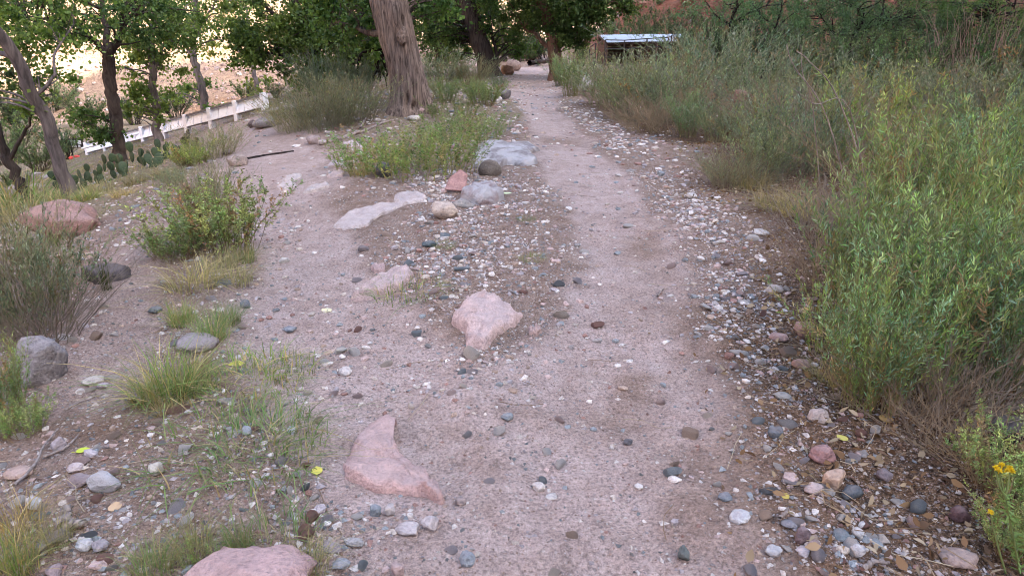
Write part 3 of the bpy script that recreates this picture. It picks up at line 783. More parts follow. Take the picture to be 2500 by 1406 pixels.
# boulders: px, py, w, h, colour, label, key
BOULD = [
    (600, 1430, 330, 172, (0.45, 0.295, 0.285), "large rounded rose red boulder cut by the bottom edge", "rose red boulder", dict(angular=0.2, sub=4, dr=0.8, rough=0.12)),
    (165, 536, 190, 100, (0.34, 0.20, 0.17), "large brick red boulder below the leaning grey tree", "brick red boulder", dict(angular=0.2, sub=4, dr=0.6, hmin=0.42)),
    (92, 885, 118, 135, (0.27, 0.25, 0.26), "tall grey boulder half hidden by weeds at the left edge", "tall grey boulder", dict(angular=0.7, sub=4)),
    (258, 663, 118, 56, (0.10, 0.088, 0.095), "low dark boulder with a spiky rush in front", "low dark boulder", dict(angular=0.5, sink=0.5, hmin=0.3)),
    (476, 836, 104, 58, (0.30, 0.27, 0.285), "rounded grey rock nested in a grass tuft left of the trail", "nested grey rock", dict(angular=0.15)),
    (1196, 412, 56, 46, (0.17, 0.145, 0.125), "round smooth brown boulder sitting in front of the grey slab", "round brown boulder", dict(angular=0.08, rough=0.06)),
    (1085, 514, 64, 46, (0.54, 0.44, 0.37), "white and orange banded rock at the end of the white slab", "banded rock", dict(angular=0.4)),
    (1132, 497, 60, 24, (0.30, 0.285, 0.275), "grey wedge shaped stone leaning beside the banded rock", "grey wedge stone", dict(angular=0.4, dr=0.5)),
    (936, 416, 40, 42, (0.13, 0.125, 0.13), "small dark boulder under the weedy clump", "dark clump boulder", dict(angular=0.4)),
    (1796, 280, 96, 110, (0.25, 0.135, 0.09), "orange brown boulder half hidden in the right hand thicket", "orange brown boulder", dict(angular=0.35, sub=4)),
    (1426, 206, 46, 40, (0.50, 0.46, 0.45), "pale speckled boulder at the trail's right edge under the shrubs", "pale speckled boulder", dict(angular=0.4)),
    (1027, 267, 52, 24, (0.46, 0.33, 0.32), "smooth pink rock lying at the foot of the big cottonwood", "smooth pink rock", dict(angular=0.15)),
    (1011, 288, 34, 14, (0.60, 0.55, 0.50), "flat cream stone in front of the big cottonwood", "flat cream stone", dict(angular=0.5)),
    (1213, 242, 30, 22, (0.60, 0.57, 0.56), "white rounded rock on the trail's left edge far up", "white rounded rock", dict(angular=0.3)),
    (1233, 233, 30, 25, (0.22, 0.20, 0.21), "dark grey pointed rock behind the white rounded one", "dark pointed rock", dict(angular=0.6)),
    (1239, 173, 34, 24, (0.38, 0.24, 0.18), "orange tan boulder at the foot of the dark leaning tree", "orange tan boulder", dict(angular=0.3)),
    (1252, 160, 22, 16, (0.40, 0.30, 0.26), "smaller tan boulder behind the orange tan one", None, dict(angular=0.3)),
    (1352, 158, 26, 20, (0.13, 0.135, 0.14), "dark grey boulder at the bend of the trail beside the driftwood", None, dict(angular=0.3)),
    (580, 392, 48, 34, (0.37, 0.30, 0.27), "tan rounded boulder at the left end of the wooden trail step", "tan step boulder", dict(angular=0.3)),
    (556, 372, 26, 16, (0.33, 0.27, 0.25), "smaller tan rock behind the boulder at the trail step", None, dict(angular=0.4)),
    (648, 300, 66, 30, (0.26, 0.24, 0.245), "grey humped boulder in the rocks beyond the left trail", "grey humped boulder", dict(angular=0.5)),
    (618, 303, 28, 20, (0.15, 0.12, 0.12), "dark rock leaning on the grey humped boulder", None, dict(angular=0.6)),
    (766, 342, 36, 24, (0.32, 0.25, 0.24), "brownish rock on the left trail's right edge", "brownish rock", dict(angular=0.6)),
    (788, 348, 22, 14, (0.40, 0.35, 0.33), "pale rock touching the brownish rock by the left trail", None, dict(angular=0.5)),
    (226, 928, 52, 28, (0.55, 0.50, 0.45), "smooth cream stone below the tall grey boulder", "smooth cream stone", dict(angular=0.1, sub=3)),
    (252, 940, 28, 20, (0.44, 0.38, 0.40), "small lilac stone touching the smooth cream stone", None, dict(angular=0.4)),
    (256, 1172, 76, 66, (0.47, 0.46, 0.48), "large pale speckled rock among the stones at lower left", "pale speckled rock", dict(angular=0.9, mat="lichen_rock")),
    (192, 1172, 56, 42, (0.27, 0.215, 0.23), "purple angular rock touching the pale speckled rock", "purple angular rock", dict(angular=0.9)),
    (184, 1140, 40, 30, (0.50, 0.42, 0.42), "pinkish white stone above the purple angular rock", None, dict(angular=0.5)),
    (46, 1152, 62, 40, (0.47, 0.335, 0.28), "rounded peach coloured stone near the left edge", "peach stone", dict(angular=0.3)),
    (80, 1226, 44, 40, (0.56, 0.56, 0.58), "white blocky stone at lower left below the peach stone", "white blocky stone", dict(angular=0.8)),
    (142, 1083, 34, 38, (0.42, 0.37, 0.40), "upright lilac stone left of the yellow leaf", "upright lilac stone", dict(angular=0.9)),
    (380, 1143, 36, 36, (0.50, 0.48, 0.42), "egg shaped greenish white stone right of the pale speckled rock", "egg shaped stone", dict(angular=0.08)),
    (208, 1328, 42, 36, (0.53, 0.54, 0.56), "white rounded stone paired with a lavender one at lower left", None, dict(angular=0.4)),
    (241, 1332, 44, 40, (0.42, 0.39, 0.43), "lavender faceted stone paired with a white one at lower left", "lavender faceted stone", dict(angular=0.7)),
    (130, 1390, 44, 40, (0.30, 0.235, 0.25), "dull purple stone at the bottom left edge", None, dict(angular=0.6)),
    (995, 1288, 60, 30, (0.46, 0.42, 0.43), "flat lavender stone in the pile below the crescent rock", "flat lavender stone", dict(angular=0.6)),
    (1050, 1277, 44, 42, (0.48, 0.43, 0.44), "squarish pale stone in the pile below the crescent rock", "squarish pale stone", dict(angular=0.8)),
    (952, 1245, 30, 34, (0.50, 0.45, 0.44), "upright pale pink stone in the pile below the crescent rock", None, dict(angular=0.8)),
    (917, 1246, 28, 34, (0.22, 0.26, 0.30), "blue grey stone in the pile below the crescent rock", None, dict(angular=0.7)),
    (810, 1336, 48, 30, (0.28, 0.24, 0.255), "dull purple stone right of the rose red boulder's top", None, dict(angular=0.7)),
    (864, 1322, 52, 30, (0.33, 0.33, 0.34), "long grey stone slanting near the rose red boulder", None, dict(angular=0.6, dr=0.5)),
    (830, 1376, 50, 34, (0.30, 0.32, 0.35), "blue grey blocky stone right of the rose red boulder", None, dict(angular=0.7)),
    (1140, 1362, 40, 44, (0.27, 0.31, 0.36), "smooth slate blue oval stone at the bottom of the trail", "slate blue oval stone", dict(angular=0.1, hmin=0.2)),
    (970, 1392, 36, 40, (0.44, 0.33, 0.32), "pink stone at the bottom edge left of the slate blue oval", None, dict(angular=0.5)),
    (1315, 1188, 34, 30, (0.56, 0.52, 0.50), "white pointed stone alone on the lower trail", "white pointed stone", dict(angular=0.9)),
    (1345, 1211, 30, 18, (0.58, 0.55, 0.53), "small white stone touching the white pointed one", None, dict(angular=0.5)),
    (1125, 1224, 28, 24, (0.30, 0.235, 0.22), "brown faceted stone right of the crescent rock's tip", None, dict(angular=0.7)),
    (1238, 1017, 32, 24, (0.24, 0.27, 0.30), "blue grey stone in mid trail above the white pointed stone", None, dict(angular=0.3)),
    (1533, 1078, 24, 20, (0.13, 0.13, 0.15), "dark round pebble alone on the brown part of the trail", None, dict(angular=0.2)),
    (842, 905, 36, 26, (0.54, 0.50, 0.49), "white angular stone left of trail below the triangular rock", None, dict(angular=0.8)),
    (1047, 596, 34, 22, (0.11, 0.15, 0.17), "dark teal stone among the gravel between the trails", "dark teal stone", dict(angular=0.6)),
    (2000, 1012, 52, 46, (0.55, 0.47, 0.44), "white and pink rock at the thicket's edge above a red rock", "white and pink rock", dict(angular=0.6)),
    (2008, 1110, 60, 52, (0.35, 0.195, 0.19), "dusky red rock with white flecks beside a yellow leaf", "dusky red rock", dict(angular=0.5)),
    (2035, 1170, 54, 62, (0.52, 0.37, 0.28), "upright cream and orange block below the dusky red rock", "cream and orange block", dict(angular=0.6)),
    (1986, 1192, 46, 38, (0.46, 0.37, 0.36), "pale pink rounded stone left of the cream and orange block", None, dict(angular=0.4)),
    (2082, 1200, 72, 40, (0.085, 0.10, 0.115), "long dark slate stone right of the cream and orange block", "long slate stone", dict(angular=0.5, dr=0.5, rz=0.5)),
    (1806, 1258, 56, 42, (0.47, 0.48, 0.51), "whitish blue rounded stone at the right side of the trail", "whitish blue stone", dict(angular=0.3)),
    (1770, 1212, 36, 28, (0.19, 0.22, 0.26), "blue grey stone above the whitish blue stone", None, dict(angular=0.5)),
    (1888, 1345, 44, 34, (0.45, 0.45, 0.47), "grey white speckled stone at the lower right of the trail", None, dict(angular=0.4, mat="lichen_rock")),
    (1926, 1278, 42, 26, (0.23, 0.235, 0.27), "blue grey flat stone right of the whitish blue stone", None, dict(angular=0.4)),
    (1962, 1305, 38, 46, (0.21, 0.155, 0.17), "purple brown stone in the gravel bank at lower right", None, dict(angular=0.7)),
    (2055, 1306, 42, 34, (0.19, 0.225, 0.25), "slate blue round stone in the gravel bank at lower right", None, dict(angular=0.2)),
    (2096, 1345, 38, 38, (0.53, 0.51, 0.52), "lower of the white stones in the gravel bank", None, dict(angular=0.6)),
    (2096, 1300, 34, 30, (0.54, 0.52, 0.51), "upper of the white stones in the gravel bank", None, dict(angular=0.7)),
    (2342, 1360, 90, 60, (0.36, 0.265, 0.23), "big pitted tan stone near the lower right corner", "big tan stone", dict(angular=0.25)),
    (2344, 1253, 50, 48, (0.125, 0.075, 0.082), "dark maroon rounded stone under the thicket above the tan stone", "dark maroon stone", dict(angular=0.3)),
    (2475, 1085, 110, 130, (0.04, 0.036, 0.035), "very dark boulder in the shade at the right edge", "dark shaded boulder", dict(angular=0.3, sub=4)),  # the shade on this boulder is put into its near-black colour
    (1956, 888, 44, 30, (0.33, 0.19, 0.17), "reddish smooth stone at the thicket's edge", "reddish smooth stone", dict(angular=0.2)),
    (1902, 822, 48, 30, (0.40, 0.27, 0.25), "pink rounded stone in the gravel by the thicket", None, dict(angular=0.3)),
    (1962, 806, 50, 50, (0.31, 0.20, 0.18), "brown red blocky stone against the thicket", None, dict(angular=0.7)),
    (1911, 965, 40, 24, (0.36, 0.35, 0.33), "grey oblong stone above the white and pink rock", None, dict(angular=0.4)),
    (1894, 1054, 38, 32, (0.15, 0.17, 0.195), "dark blue stone left of the dusky red rock", None, dict(angular=0.5)),
    (2160, 1157, 42, 34, (0.24, 0.20, 0.22), "purple grey stone in the leaf litter right of the slate stone", None, dict(angular=0.4)),
    (1890, 705, 40, 24, (0.50, 0.44, 0.40), "cream stone in the gravel by the thicket, higher up", "cream gravel stone", dict(angular=0.6)),
    (1688, 478, 26, 18, (0.52, 0.50, 0.49), "white round stone at the trail's right edge farther up", None, dict(angular=0.3)),
    (1858, 566, 44, 14, (0.58, 0.54, 0.51), "thin white chip of stone at the thicket's edge", None, dict(angular=0.8)),
    (1672, 1350, 34, 44, (0.15, 0.18, 0.185), "dark green slanting stone at the bottom of the trail's right half", None, dict(angular=0.8, rz=0.7)),
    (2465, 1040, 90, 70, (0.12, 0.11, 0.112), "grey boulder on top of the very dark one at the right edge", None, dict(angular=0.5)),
    (888, 606, 30, 18, (0.20, 0.17, 0.175), "dark stone set in the middle of the left trail", None, dict(angular=0.4)),
    (460, 1005, 20, 12, (0.60, 0.57, 0.56), "white triangular chip in the dirt below the leaning grass tuft", None, dict(angular=0.9)),
    (713, 1050, 26, 24, (0.44, 0.48, 0.52), "pale blue cubic stone left of the crescent rock", None, dict(angular=0.9)),
    (707, 804, 32, 20, (0.22, 0.25, 0.29), "blue grey stone on the left trail's left edge", None, dict(angular=0.6)),
    (694, 634, 24, 16, (0.55, 0.53, 0.52), "white stone right of the leafy green shrub", None, dict(angular=0.4)),
    (597, 742, 26, 26, (0.19, 0.21, 0.24), "blue grey stone below the leafy green shrub", None, dict(angular=0.6)),
    (378, 756, 34, 22, (0.16, 0.18, 0.19), "dark grey green stone on the bare ground left of the grasses", None, dict(angular=0.6)),
]
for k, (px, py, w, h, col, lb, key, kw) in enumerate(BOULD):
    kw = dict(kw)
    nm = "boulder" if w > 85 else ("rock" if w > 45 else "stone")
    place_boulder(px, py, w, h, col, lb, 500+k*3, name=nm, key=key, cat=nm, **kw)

# the thin red slab propped on the ground
b = MB()
ol = np.array([(0.02, 0.20), (0.09, 0.16), (0.095, 0.03), (0.075, 0.0), (-0.085, 0.0), (-0.06, 0.11)])
n = len(ol)
top = np.c_[ol, np.full(n, 0.022)]; bot = np.c_[ol*1.01, np.zeros(n)]
bm = bmesh.new()
vt = [bm.verts.new(x) for x in top]; vb = [bm.verts.new(x) for x in bot]
bm.faces.new(vt); bm.faces.new(vb[::-1])
for i in range(n): bm.faces.new((vb[i], vb[(i+1) % n], vt[(i+1) % n], vt[i]))
bmesh.ops.recalc_face_normals(bm, faces=bm.faces)
bmesh.ops.bevel(bm, geom=bm.edges[:], offset=0.004, segments=2, affect='EDGES')
me = bpy.data.meshes.new("red_slab"); bm.to_mesh(me); bm.free(); me.materials.append(M["stone"])
o = link("rock", me); p = G(1110, 470); o.location = (p[0], p[1], p[2]+0.012); o.rotation_euler = (math.radians(52), 0.06, -0.12); o.scale = (1.2, 1.2, 1.2)
o.color = (0.42, 0.26, 0.245, 1)
tag(o, "thin flat salmon red slab propped up left of the round brown boulder", "rock"); ROCKS["thin red slab"] = (p[0], p[1])

# ------------------------------------------------------------------ loose stones
PAL = [("white", (0.66, 0.62, 0.60), 0.27), ("cream", (0.54, 0.475, 0.42), 0.11), ("pale pink", (0.49, 0.37, 0.35), 0.15), ("lavender grey", (0.38, 0.345, 0.365), 0.14),
       ("blue grey", (0.24, 0.275, 0.30), 0.13), ("dark slate", (0.15, 0.16, 0.17), 0.03), ("red brown", (0.31, 0.175, 0.15), 0.07), ("tan", (0.40, 0.30, 0.24), 0.09), ("mid grey", (0.30, 0.285, 0.285), 0.04)]
PW = np.array([p[2] for p in PAL]); PW = PW/PW.sum()
PCOL = np.array([p[1] for p in PAL])*0.84 + np.array([0.38, 0.325, 0.30])*0.14   # dusty

ISLAND = [tuple(flat(*p)) for p in ((1130, 850), (1130, 700), (1180, 580), (1160, 480), (1080, 420), (1120, 330))]
RIGHTBANK = [tuple(flat(*p)) for p in ((2150, 1400), (1960, 1180), (1860, 950), (1800, 780), (1780, 660), (1720, 560), (1650, 470), (1560, 380), (1440, 290))]
LOWLEFT = [tuple(flat(*p)) for p in ((60, 1380), (160, 1230), (380, 1180), (700, 1180), (850, 1320))]
LEFTEDGE = [tuple(flat(*p)) for p in ((760, 960), (640, 780), (650, 640), (700, 500))]
PILE = [tuple(flat(*p)) for p in ((800, 1370), (900, 1280), (1040, 1262))]
def stone_density(x, y):
    d = dust_mask(x, y)
    def near(pl, r): 
        return np.exp(-(seg_dist(x, y, pl)[0]/r)**2)
    den = 0.30 + 1.15*near(ISLAND, 0.60) + 1.15*near(RIGHTBANK, 0.30) + 0.85*near(LOWLEFT, 0.33) + 0.8*near(LEFTEDGE, 0.22) + 1.3*near(PILE, 0.14)
    far = smooth(7, 12, y)
    den = den + far*0.55*(np.abs(np.asarray(x)-0.2) < 3.6)
    den = den*(0.55 + 0.75*np.clip(fbm(np.asarray(x)*2.1, np.asarray(y)*2.1, 31.0, 2)+0.3, 0, 1.2))
    den = den*(1 - 0.70*d)
    ts = thick_side(x, y)
    den = den*np.where(ts > 0.0, 0.10, np.where(ts > -0.25, 0.5, 1.0))
    return den

def scatter(n, y0, y1, seed, xmax):
    """points on the ground, even per area inside the strip, thinned by stone_density"""
    rng = np.random.default_rng(seed)
    y = rng.uniform(y0, y1, n*6); half = 0.78*y + 0.55
    x = rng.uniform(-1, 1, n*6)*np.minimum(half.max(), xmax)
    ok = np.abs(x) < half
    x, y = x[ok], y[ok]
    keep = rng.uniform(0, 1.6, len(x)) < stone_density(x, y)
    return x[keep][:n], y[keep][:n], rng

def rock_list():
    return [(o.location.x, o.location.y, max(o.dimensions.x, o.dimensions.y)*0.45) for o in COL.objects if o.get("category") in ("rock", "boulder", "stone")]
bpy.context.view_layer.update()
RL = np.array(rock_list())
def clear_of_rocks(x, y, k=0.9):
    ok = np.ones(len(x), bool)
    for rx, ry, rr in RL:
        ok &= np.hypot(x-rx, y-ry) > rr*k
    return ok

LOW_T = [rock_verts(2 if i < 7 else 1, 900+i, 1.0 if i % 3 else 0.3, 0.14, 9) for i in range(14)]
TINY_V, TINY_F = ico(1)
def pebble_mesh(x, y, s, rng, templates, flatness=(0.4, 0.8), sunk=0.36):
    """many stones in one mesh"""
    n = len(x)
    z = HF(x, y)
    kind = rng.integers(0, len(templates), n)
    col = PCOL[rng.choice(len(PAL), n, p=PW)]*rng.uniform(0.8, 1.18, (n, 1))
    clod = (s < 0.012) & (rng.uniform(0, 1, n) < 0.66)
    col = np.where(clod[:, None], np.array([0.33, 0.235, 0.195])*rng.uniform(0.55, 1.3, (n, 1)), col*np.where(s < 0.02, 0.8, 1.0)[:, None])
    b = MB()
    for t, (tv, tf) in enumerate(templates):
        m = np.where(kind == t)[0]
        if not len(m): continue
        sc = np.stack([s[m]*rng.uniform(0.8, 1.25, len(m)), s[m]*rng.uniform(0.6, 1.0, len(m)), s[m]*rng.uniform(*flatness, len(m))], 1)
        a = rng.uniform(0, 2*np.pi, len(m)); tl = rng.normal(0, 0.18, len(m))
        v = tv[None]*sc[:, None]*0.5
        # tilt about x, turn about z
        ct, st_ = np.cos(tl)[:, None], np.sin(tl)[:, None]
        v = np.stack([v[..., 0], v[..., 1]*ct - v[..., 2]*st_, v[..., 1]*st_ + v[..., 2]*ct], -1)
        ca, sa = np.cos(a)[:, None], np.sin(a)[:, None]
        v = np.stack([v[..., 0]*ca - v[..., 1]*sa, v[..., 0]*sa + v[..., 1]*ca, v[..., 2]], -1)
        v += np.stack([x[m], y[m], z[m] + sc[:, 2]*(0.5-sunk)], -1)[:, None]
        f = (tf[None] + (np.arange(len(m))*len(tv))[:, None, None]).reshape(-1, 3)
        b.add(v.reshape(-1, 3), f, np.repeat(col[m], len(tv), 0))
    return b

# the largest loose stones are things of their own
xs, ys, rng = scatter(5200, 1.15, 7.0, 71, 6.0)
ss = np.clip(rng.lognormal(math.log(0.030), 0.42, len(xs)), 0.012, 0.085)
ok = clear_of_rocks(xs, ys, 1.05)
xs, ys, ss = xs[ok], ys[ok], ss[ok]
vis = ss/np.hypot(ys, 1.6)
inview = (np.abs(xs) < 0.74*np.sqrt(ys*ys+1.6**2)) & (thick_side(xs, ys) < 0.1)
order = np.argsort(-np.where(inview, vis, 0))
# keep them apart
chosen = []
for i in order:
    if len(chosen) >= 215: break
    if not inview[i]: continue
    if all((xs[i]-xs[j])**2 + (ys[i]-ys[j])**2 > (0.55*(ss[i]+ss[j]))**2 for j in chosen): chosen.append(i)
rest = np.setdiff1d(np.arange(len(xs)), np.array(chosen))
LOOSE_STONES = []
for i in chosen:
    kind = ["rounded", "angular", "angular", "flat"][int(rng.integers(0, 4))]
    ci = int(rng.choice(len(PAL), p=PW))
    me = stone_template(kind, int(rng.integers(0, 5)))
    o = bpy.data.objects.new("stone", me); COL.objects.link(o)
    s = float(ss[i]); fl = {"rounded": rng.uniform(0.6, 0.8), "angular": rng.uniform(0.5, 0.8), "flat": rng.uniform(0.28, 0.4)}[kind]
    o.scale = (s*0.5*rng.uniform(0.95, 1.3), s*0.5*rng.uniform(0.7, 1.0), s*0.5*fl)
    o.location = (xs[i], ys[i], float(HF(xs[i], ys[i])) + s*fl*0.13)
    o.rotation_euler = (rng.normal(0, 0.15), rng.normal(0, 0.15), rng.uniform(0, 6.28))
    c = (np.array(PAL[ci][1])*0.95 + np.array([0.40, 0.325, 0.295])*0.05)*rng.uniform(0.85, 1.15); o.color = (*c, 1)
    LOOSE_STONES.append((o, PAL[ci][0], kind, s))

b1 = pebble_mesh(xs[rest], ys[rest], ss[rest], rng, LOW_T)
tag(link("stones", b1.mesh("stones", M["pebble"], False)), "small loose river stones strewn over the trail sides", "stones", kind="stuff")
x2, y2, rng = scatter(30000, 1.1, 8.0, 72, 6.5)
s2 = np.clip(rng.lognormal(math.log(0.013), 0.4, len(x2)), 0.005, 0.03); ok = clear_of_rocks(x2, y2, 0.9)
x3, y3, rng3 = scatter(9000, 7.0, 26.0, 73, 9)
s3 = np.clip(rng3.lognormal(math.log(0.045), 0.4, len(x3)), 0.025, 0.16)
# very small grit near the camera, on the worn tread as well
rng4 = np.random.default_rng(74)
y4 = 1.1 + 4.4*rng4.uniform(0, 1, 46000)**1.35; x4 = rng4.uniform(-1, 1, 46000)*(0.78*y4+0.5)
k4 = (thick_side(x4, y4) < 0.3) & (rng4.uniform(0, 1, len(x4)) > 0.62*dust_mask(x4, y4)); x4, y4 = x4[k4], y4[k4]
s4 = np.clip(rng4.lognormal(math.log(0.0068), 0.5, len(x4)), 0.003, 0.022)
OCT = np.array([[1, 0, 0], [-1, 0, 0], [0, 1, 0], [0, -1, 0], [0, 0, 1], [0, 0, -1.0]])
OCTF = np.array([[0, 2, 4], [2, 1, 4], [1, 3, 4], [3, 0, 4], [2, 0, 5], [1, 2, 5], [3, 1, 5], [0, 3, 5]])
OT = [(OCT*np.random.default_rng(40+i).uniform(0.75, 1.25, (6, 1))+np.random.default_rng(60+i).normal(0, 0.22, (6, 3)), OCTF) for i in range(8)]
TT = [(unit(TINY_V+np.random.default_rng(i).normal(0, 0.22, TINY_V.shape)), TINY_F) for i in range(6)]
bt = pebble_mesh(np.r_[x2[ok], x4], np.r_[y2[ok], y4], np.r_[s2[ok], s4]*1.15, rng, OT)
tag(link("gravel", bt.mesh("gravel", M["pebble"], False)), "fine mixed gravel and grit scattered over the dirt", "gravel", kind="stuff")
b3 = pebble_mesh(x3, y3, s3, rng3, LOW_T[7:], (0.3, 0.6))
tag(link("pebbles", b3.mesh("pebbles", M["pebble"], False)), "pale pebbles covering the upper trail in the distance", "pebbles", kind="stuff")
# ================================================================== PLANTS
def plant(rng, n_stems, h, base_r, tilt, stem_r, leaf=None, twigs=0, curve=1.5, hvar=0.3, droop=0.0, stem_col=(0.2, 0.17, 0.1), stem_var=0.2,
          k=6, leaf_on_stem=True, wind=(0, 0)):
    """stems from a common foot with side twigs and leaves -> (stems MB, leaves MB)"""
    az = rng.uniform(0, 2*np.pi, n_stems); br = base_r*np.sqrt(rng.uniform(0, 1, n_stems))
    base = np.stack([br*np.cos(az), br*np.sin(az), np.full(n_stems, -0.02)], 1)
    az2 = az + rng.normal(0, 0.6, n_stems)
    hh = h*(1 - hvar*rng.uniform(0, 1, n_stems)**1.2)
    tl = tilt*np.abs(rng.normal(0.6, 0.45, n_stems))
    t = np.linspace(0, 1, k)[None, :, None]
    out = np.stack([np.cos(az2)+wind[0], np.sin(az2)+wind[1], 0*az2], 1)[:, None]
    P = base[:, None] + out*(tl*hh)[:, None, None]*t**curve + np.array([0, 0, 1.0])*(hh[:, None, None]*(t - droop*tl[:, None, None]*t**2.2))
    P[:, 1:] += rng.normal(0, 1, (n_stems, k-1, 3))*(hh*0.018)[:, None, None]
    R = stem_r*(1 - 0.75*np.linspace(0, 1, k))[None]*rng.uniform(0.7, 1.3, (n_stems, 1))
    S = MB(); Lf = MB()
    sc = np.asarray(stem_col)[None]*rng.uniform(1-stem_var, 1+stem_var, (n_stems, 1))
    v, q = tubes(P, R, 3); S.add(v, q, np.repeat(sc, k*3, 0))
    src = [(P, hh)]
    per_stem = np.concatenate([rng.uniform(0.7, 1.3, (n_stems, 1))*np.stack([rng.uniform(0.85, 1.25, n_stems), rng.uniform(0.92, 1.1, n_stems), rng.uniform(0.75, 1.15, n_stems)], 1), (rng.uniform(0, 1, (n_stems, 1)) < 0.07)], 1)
    srcs = [per_stem]
    if twigs:
        m = n_stems*twigs
        si = np.repeat(np.arange(n_stems), twigs); tt = rng.uniform(0.3, 0.97, m)
        f = tt*(k-1); i0 = np.minimum(f.astype(int), k-2); fr = (f-i0)[:, None]
        p0 = P[si, i0]*(1-fr) + P[si, i0+1]*fr
        tan = unit(P[si, i0+1]-P[si, i0])
        dirn = unit(tan + rng.normal(0, 0.55, (m, 3)) + np.array([0, 0, 0.25]))
        ln = hh[si]*rng.uniform(0.10, 0.30, m)*(1.15-tt*0.6)
        kk = 4
        t2 = np.linspace(0, 1, kk)[None, :, None]
        Q = p0[:, None] + dirn[:, None]*ln[:, None, None]*t2 + np.array([0, 0, 0.25])*ln[:, None, None]*t2**2
        R2 = (stem_r*0.55)*(1-0.7*np.linspace(0, 1, kk))[None]*np.ones((m, 1))
        v, q = tubes(Q, R2, 3); S.add(v, q, np.repeat(sc[si], kk*3, 0))
        src.append((Q, ln)); srcs.append(per_stem[si])
    if leaf:
        for gi, (PP, hl) in enumerate(src):
            if gi == 0 and not leaf_on_stem: continue
            cnt = leaf["n"] if gi == 0 else leaf.get("nt", leaf["n"]//3)
            ns, kk = PP.shape[:2]
            m = ns*cnt
            if m == 0: continue
            si = np.repeat(np.arange(ns), cnt); tt = rng.uniform(leaf["t0"] if gi == 0 else 0.1, 1.0, m)
            f = tt*(kk-1); i0 = np.minimum(f.astype(int), kk-2); fr = (f-i0)[:, None]
            p0 = PP[si, i0]*(1-fr)+PP[si, i0+1]*fr
            tan = unit(PP[si, i0+1]-PP[si, i0])
            side = rng.normal(0, 1, (m, 3)); side -= (side*tan).sum(1)[:, None]*tan
            d = unit(tan*leaf.get("up", 0.7) + unit(side)*leaf.get("out", 0.8) + np.array([0, 0, leaf.get("lift", 0.0)]))
            L = leaf["L"]*rng.uniform(0.55, 1.2, m); W = L*leaf["asp"]
            v, q, per = leaves(p0, d, L, W, rng, near=leaf.get("near", False), curl=leaf.get("curl", 0.2))
            c = np.asarray(leaf["cols"])[rng.choice(len(leaf["cols"]), m, p=leaf.get("p"))]
            hgt = np.clip(p0[:, 2]/max(h, 1e-3), 0, 1)[:, None]
            if "top" in leaf: c = c*(1-hgt**leaf.get("tp", 3)) + np.asarray(leaf["top"])*hgt**leaf.get("tp", 3)
            sv = srcs[gi][si]; c = np.where(sv[:, 3:4] > 0.5, np.array([0.24, 0.165, 0.095]), c)*sv[:, :3]
            c = c*rng.uniform(0.55, 1.45, (m, 1))
            Lf.add(v, q, np.repeat(c, per, 0))
    return S, Lf

def blades(rng, n, h, base_r, tilt, w, cols, p=None, curve=1.8, droop=0.4, k=5, hvar=0.5):
    """grass blades"""
    az = rng.uniform(0, 2*np.pi, n); br = base_r*np.sqrt(rng.uniform(0, 1, n))
    base = np.stack([br*np.cos(az), br*np.sin(az), np.full(n, -0.01)], 1)
    az2 = az + rng.normal(0, 0.9, n)
    hh = h*(1-hvar*rng.uniform(0, 1, n)); tl = tilt*np.abs(rng.normal(0.6, 0.5, n))
    t = np.linspace(0, 1, k)[None, :, None]
    out = np.stack([np.cos(az2), np.sin(az2), 0*az2], 1)[:, None]
    P = base[:, None] + out*(tl*hh)[:, None, None]*t**curve + np.array([0, 0, 1.0])*hh[:, None, None]*(t - droop*np.clip(tl, 0, 1.6)[:, None, None]*t**2.4)
    s = np.stack([-np.sin(az2+rng.normal(0, .7, n)), np.cos(az2+rng.normal(0, .7, n)), 0.3*rng.normal(0, 1, n)], 1)[:, None]
    wd = (w*rng.uniform(0.6, 1.2, n))[:, None, None]*(1-0.9*t**1.5)
    A = P + s*wd*0.5; B = P - s*wd*0.5
    v = np.stack([A, B], 2).reshape(-1, 3)
    i = (np.arange(n)*k*2)[:, None] + (np.arange(k-1)*2)[None]
    q = np.stack([i, i+1, i+3, i+2], -1).reshape(-1, 4)
    c = np.asarray(cols)[rng.choice(len(cols), n, p=p)]*rng.uniform(0.7, 1.3, (n, 1))
    b = MB(); b.add(v, q, np.repeat(c, k*2, 0))
    return b

R_ = np.random.default_rng
SAGE = [(0.175, 0.235, 0.16), (0.235, 0.295, 0.22), (0.115, 0.165, 0.105)]
BLUEG = [(0.12, 0.205, 0.115), (0.175, 0.27, 0.185), (0.075, 0.14, 0.072)]
FRESH = [(0.135, 0.215, 0.06), (0.18, 0.255, 0.085), (0.10, 0.17, 0.055)]
OLIVE = [(0.145, 0.19, 0.115), (0.195, 0.24, 0.165), (0.21, 0.235, 0.165)]
STRAW = [(0.38, 0.30, 0.17), (0.30, 0.23, 0.13), (0.26, 0.21, 0.11)]
GREENG = [(0.11, 0.185, 0.06), (0.15, 0.21, 0.075), (0.19, 0.21, 0.09)]

KINDS = {}
def kind(name, parts):
    KINDS[name] = [(pn, b.mesh(name + "_" + pn, M[mt])) for pn, b, mt in parts if b.nv]

def two(S, L, m2="shrub"):
    return [("stems", S, "stem"), ("foliage", L, m2)]

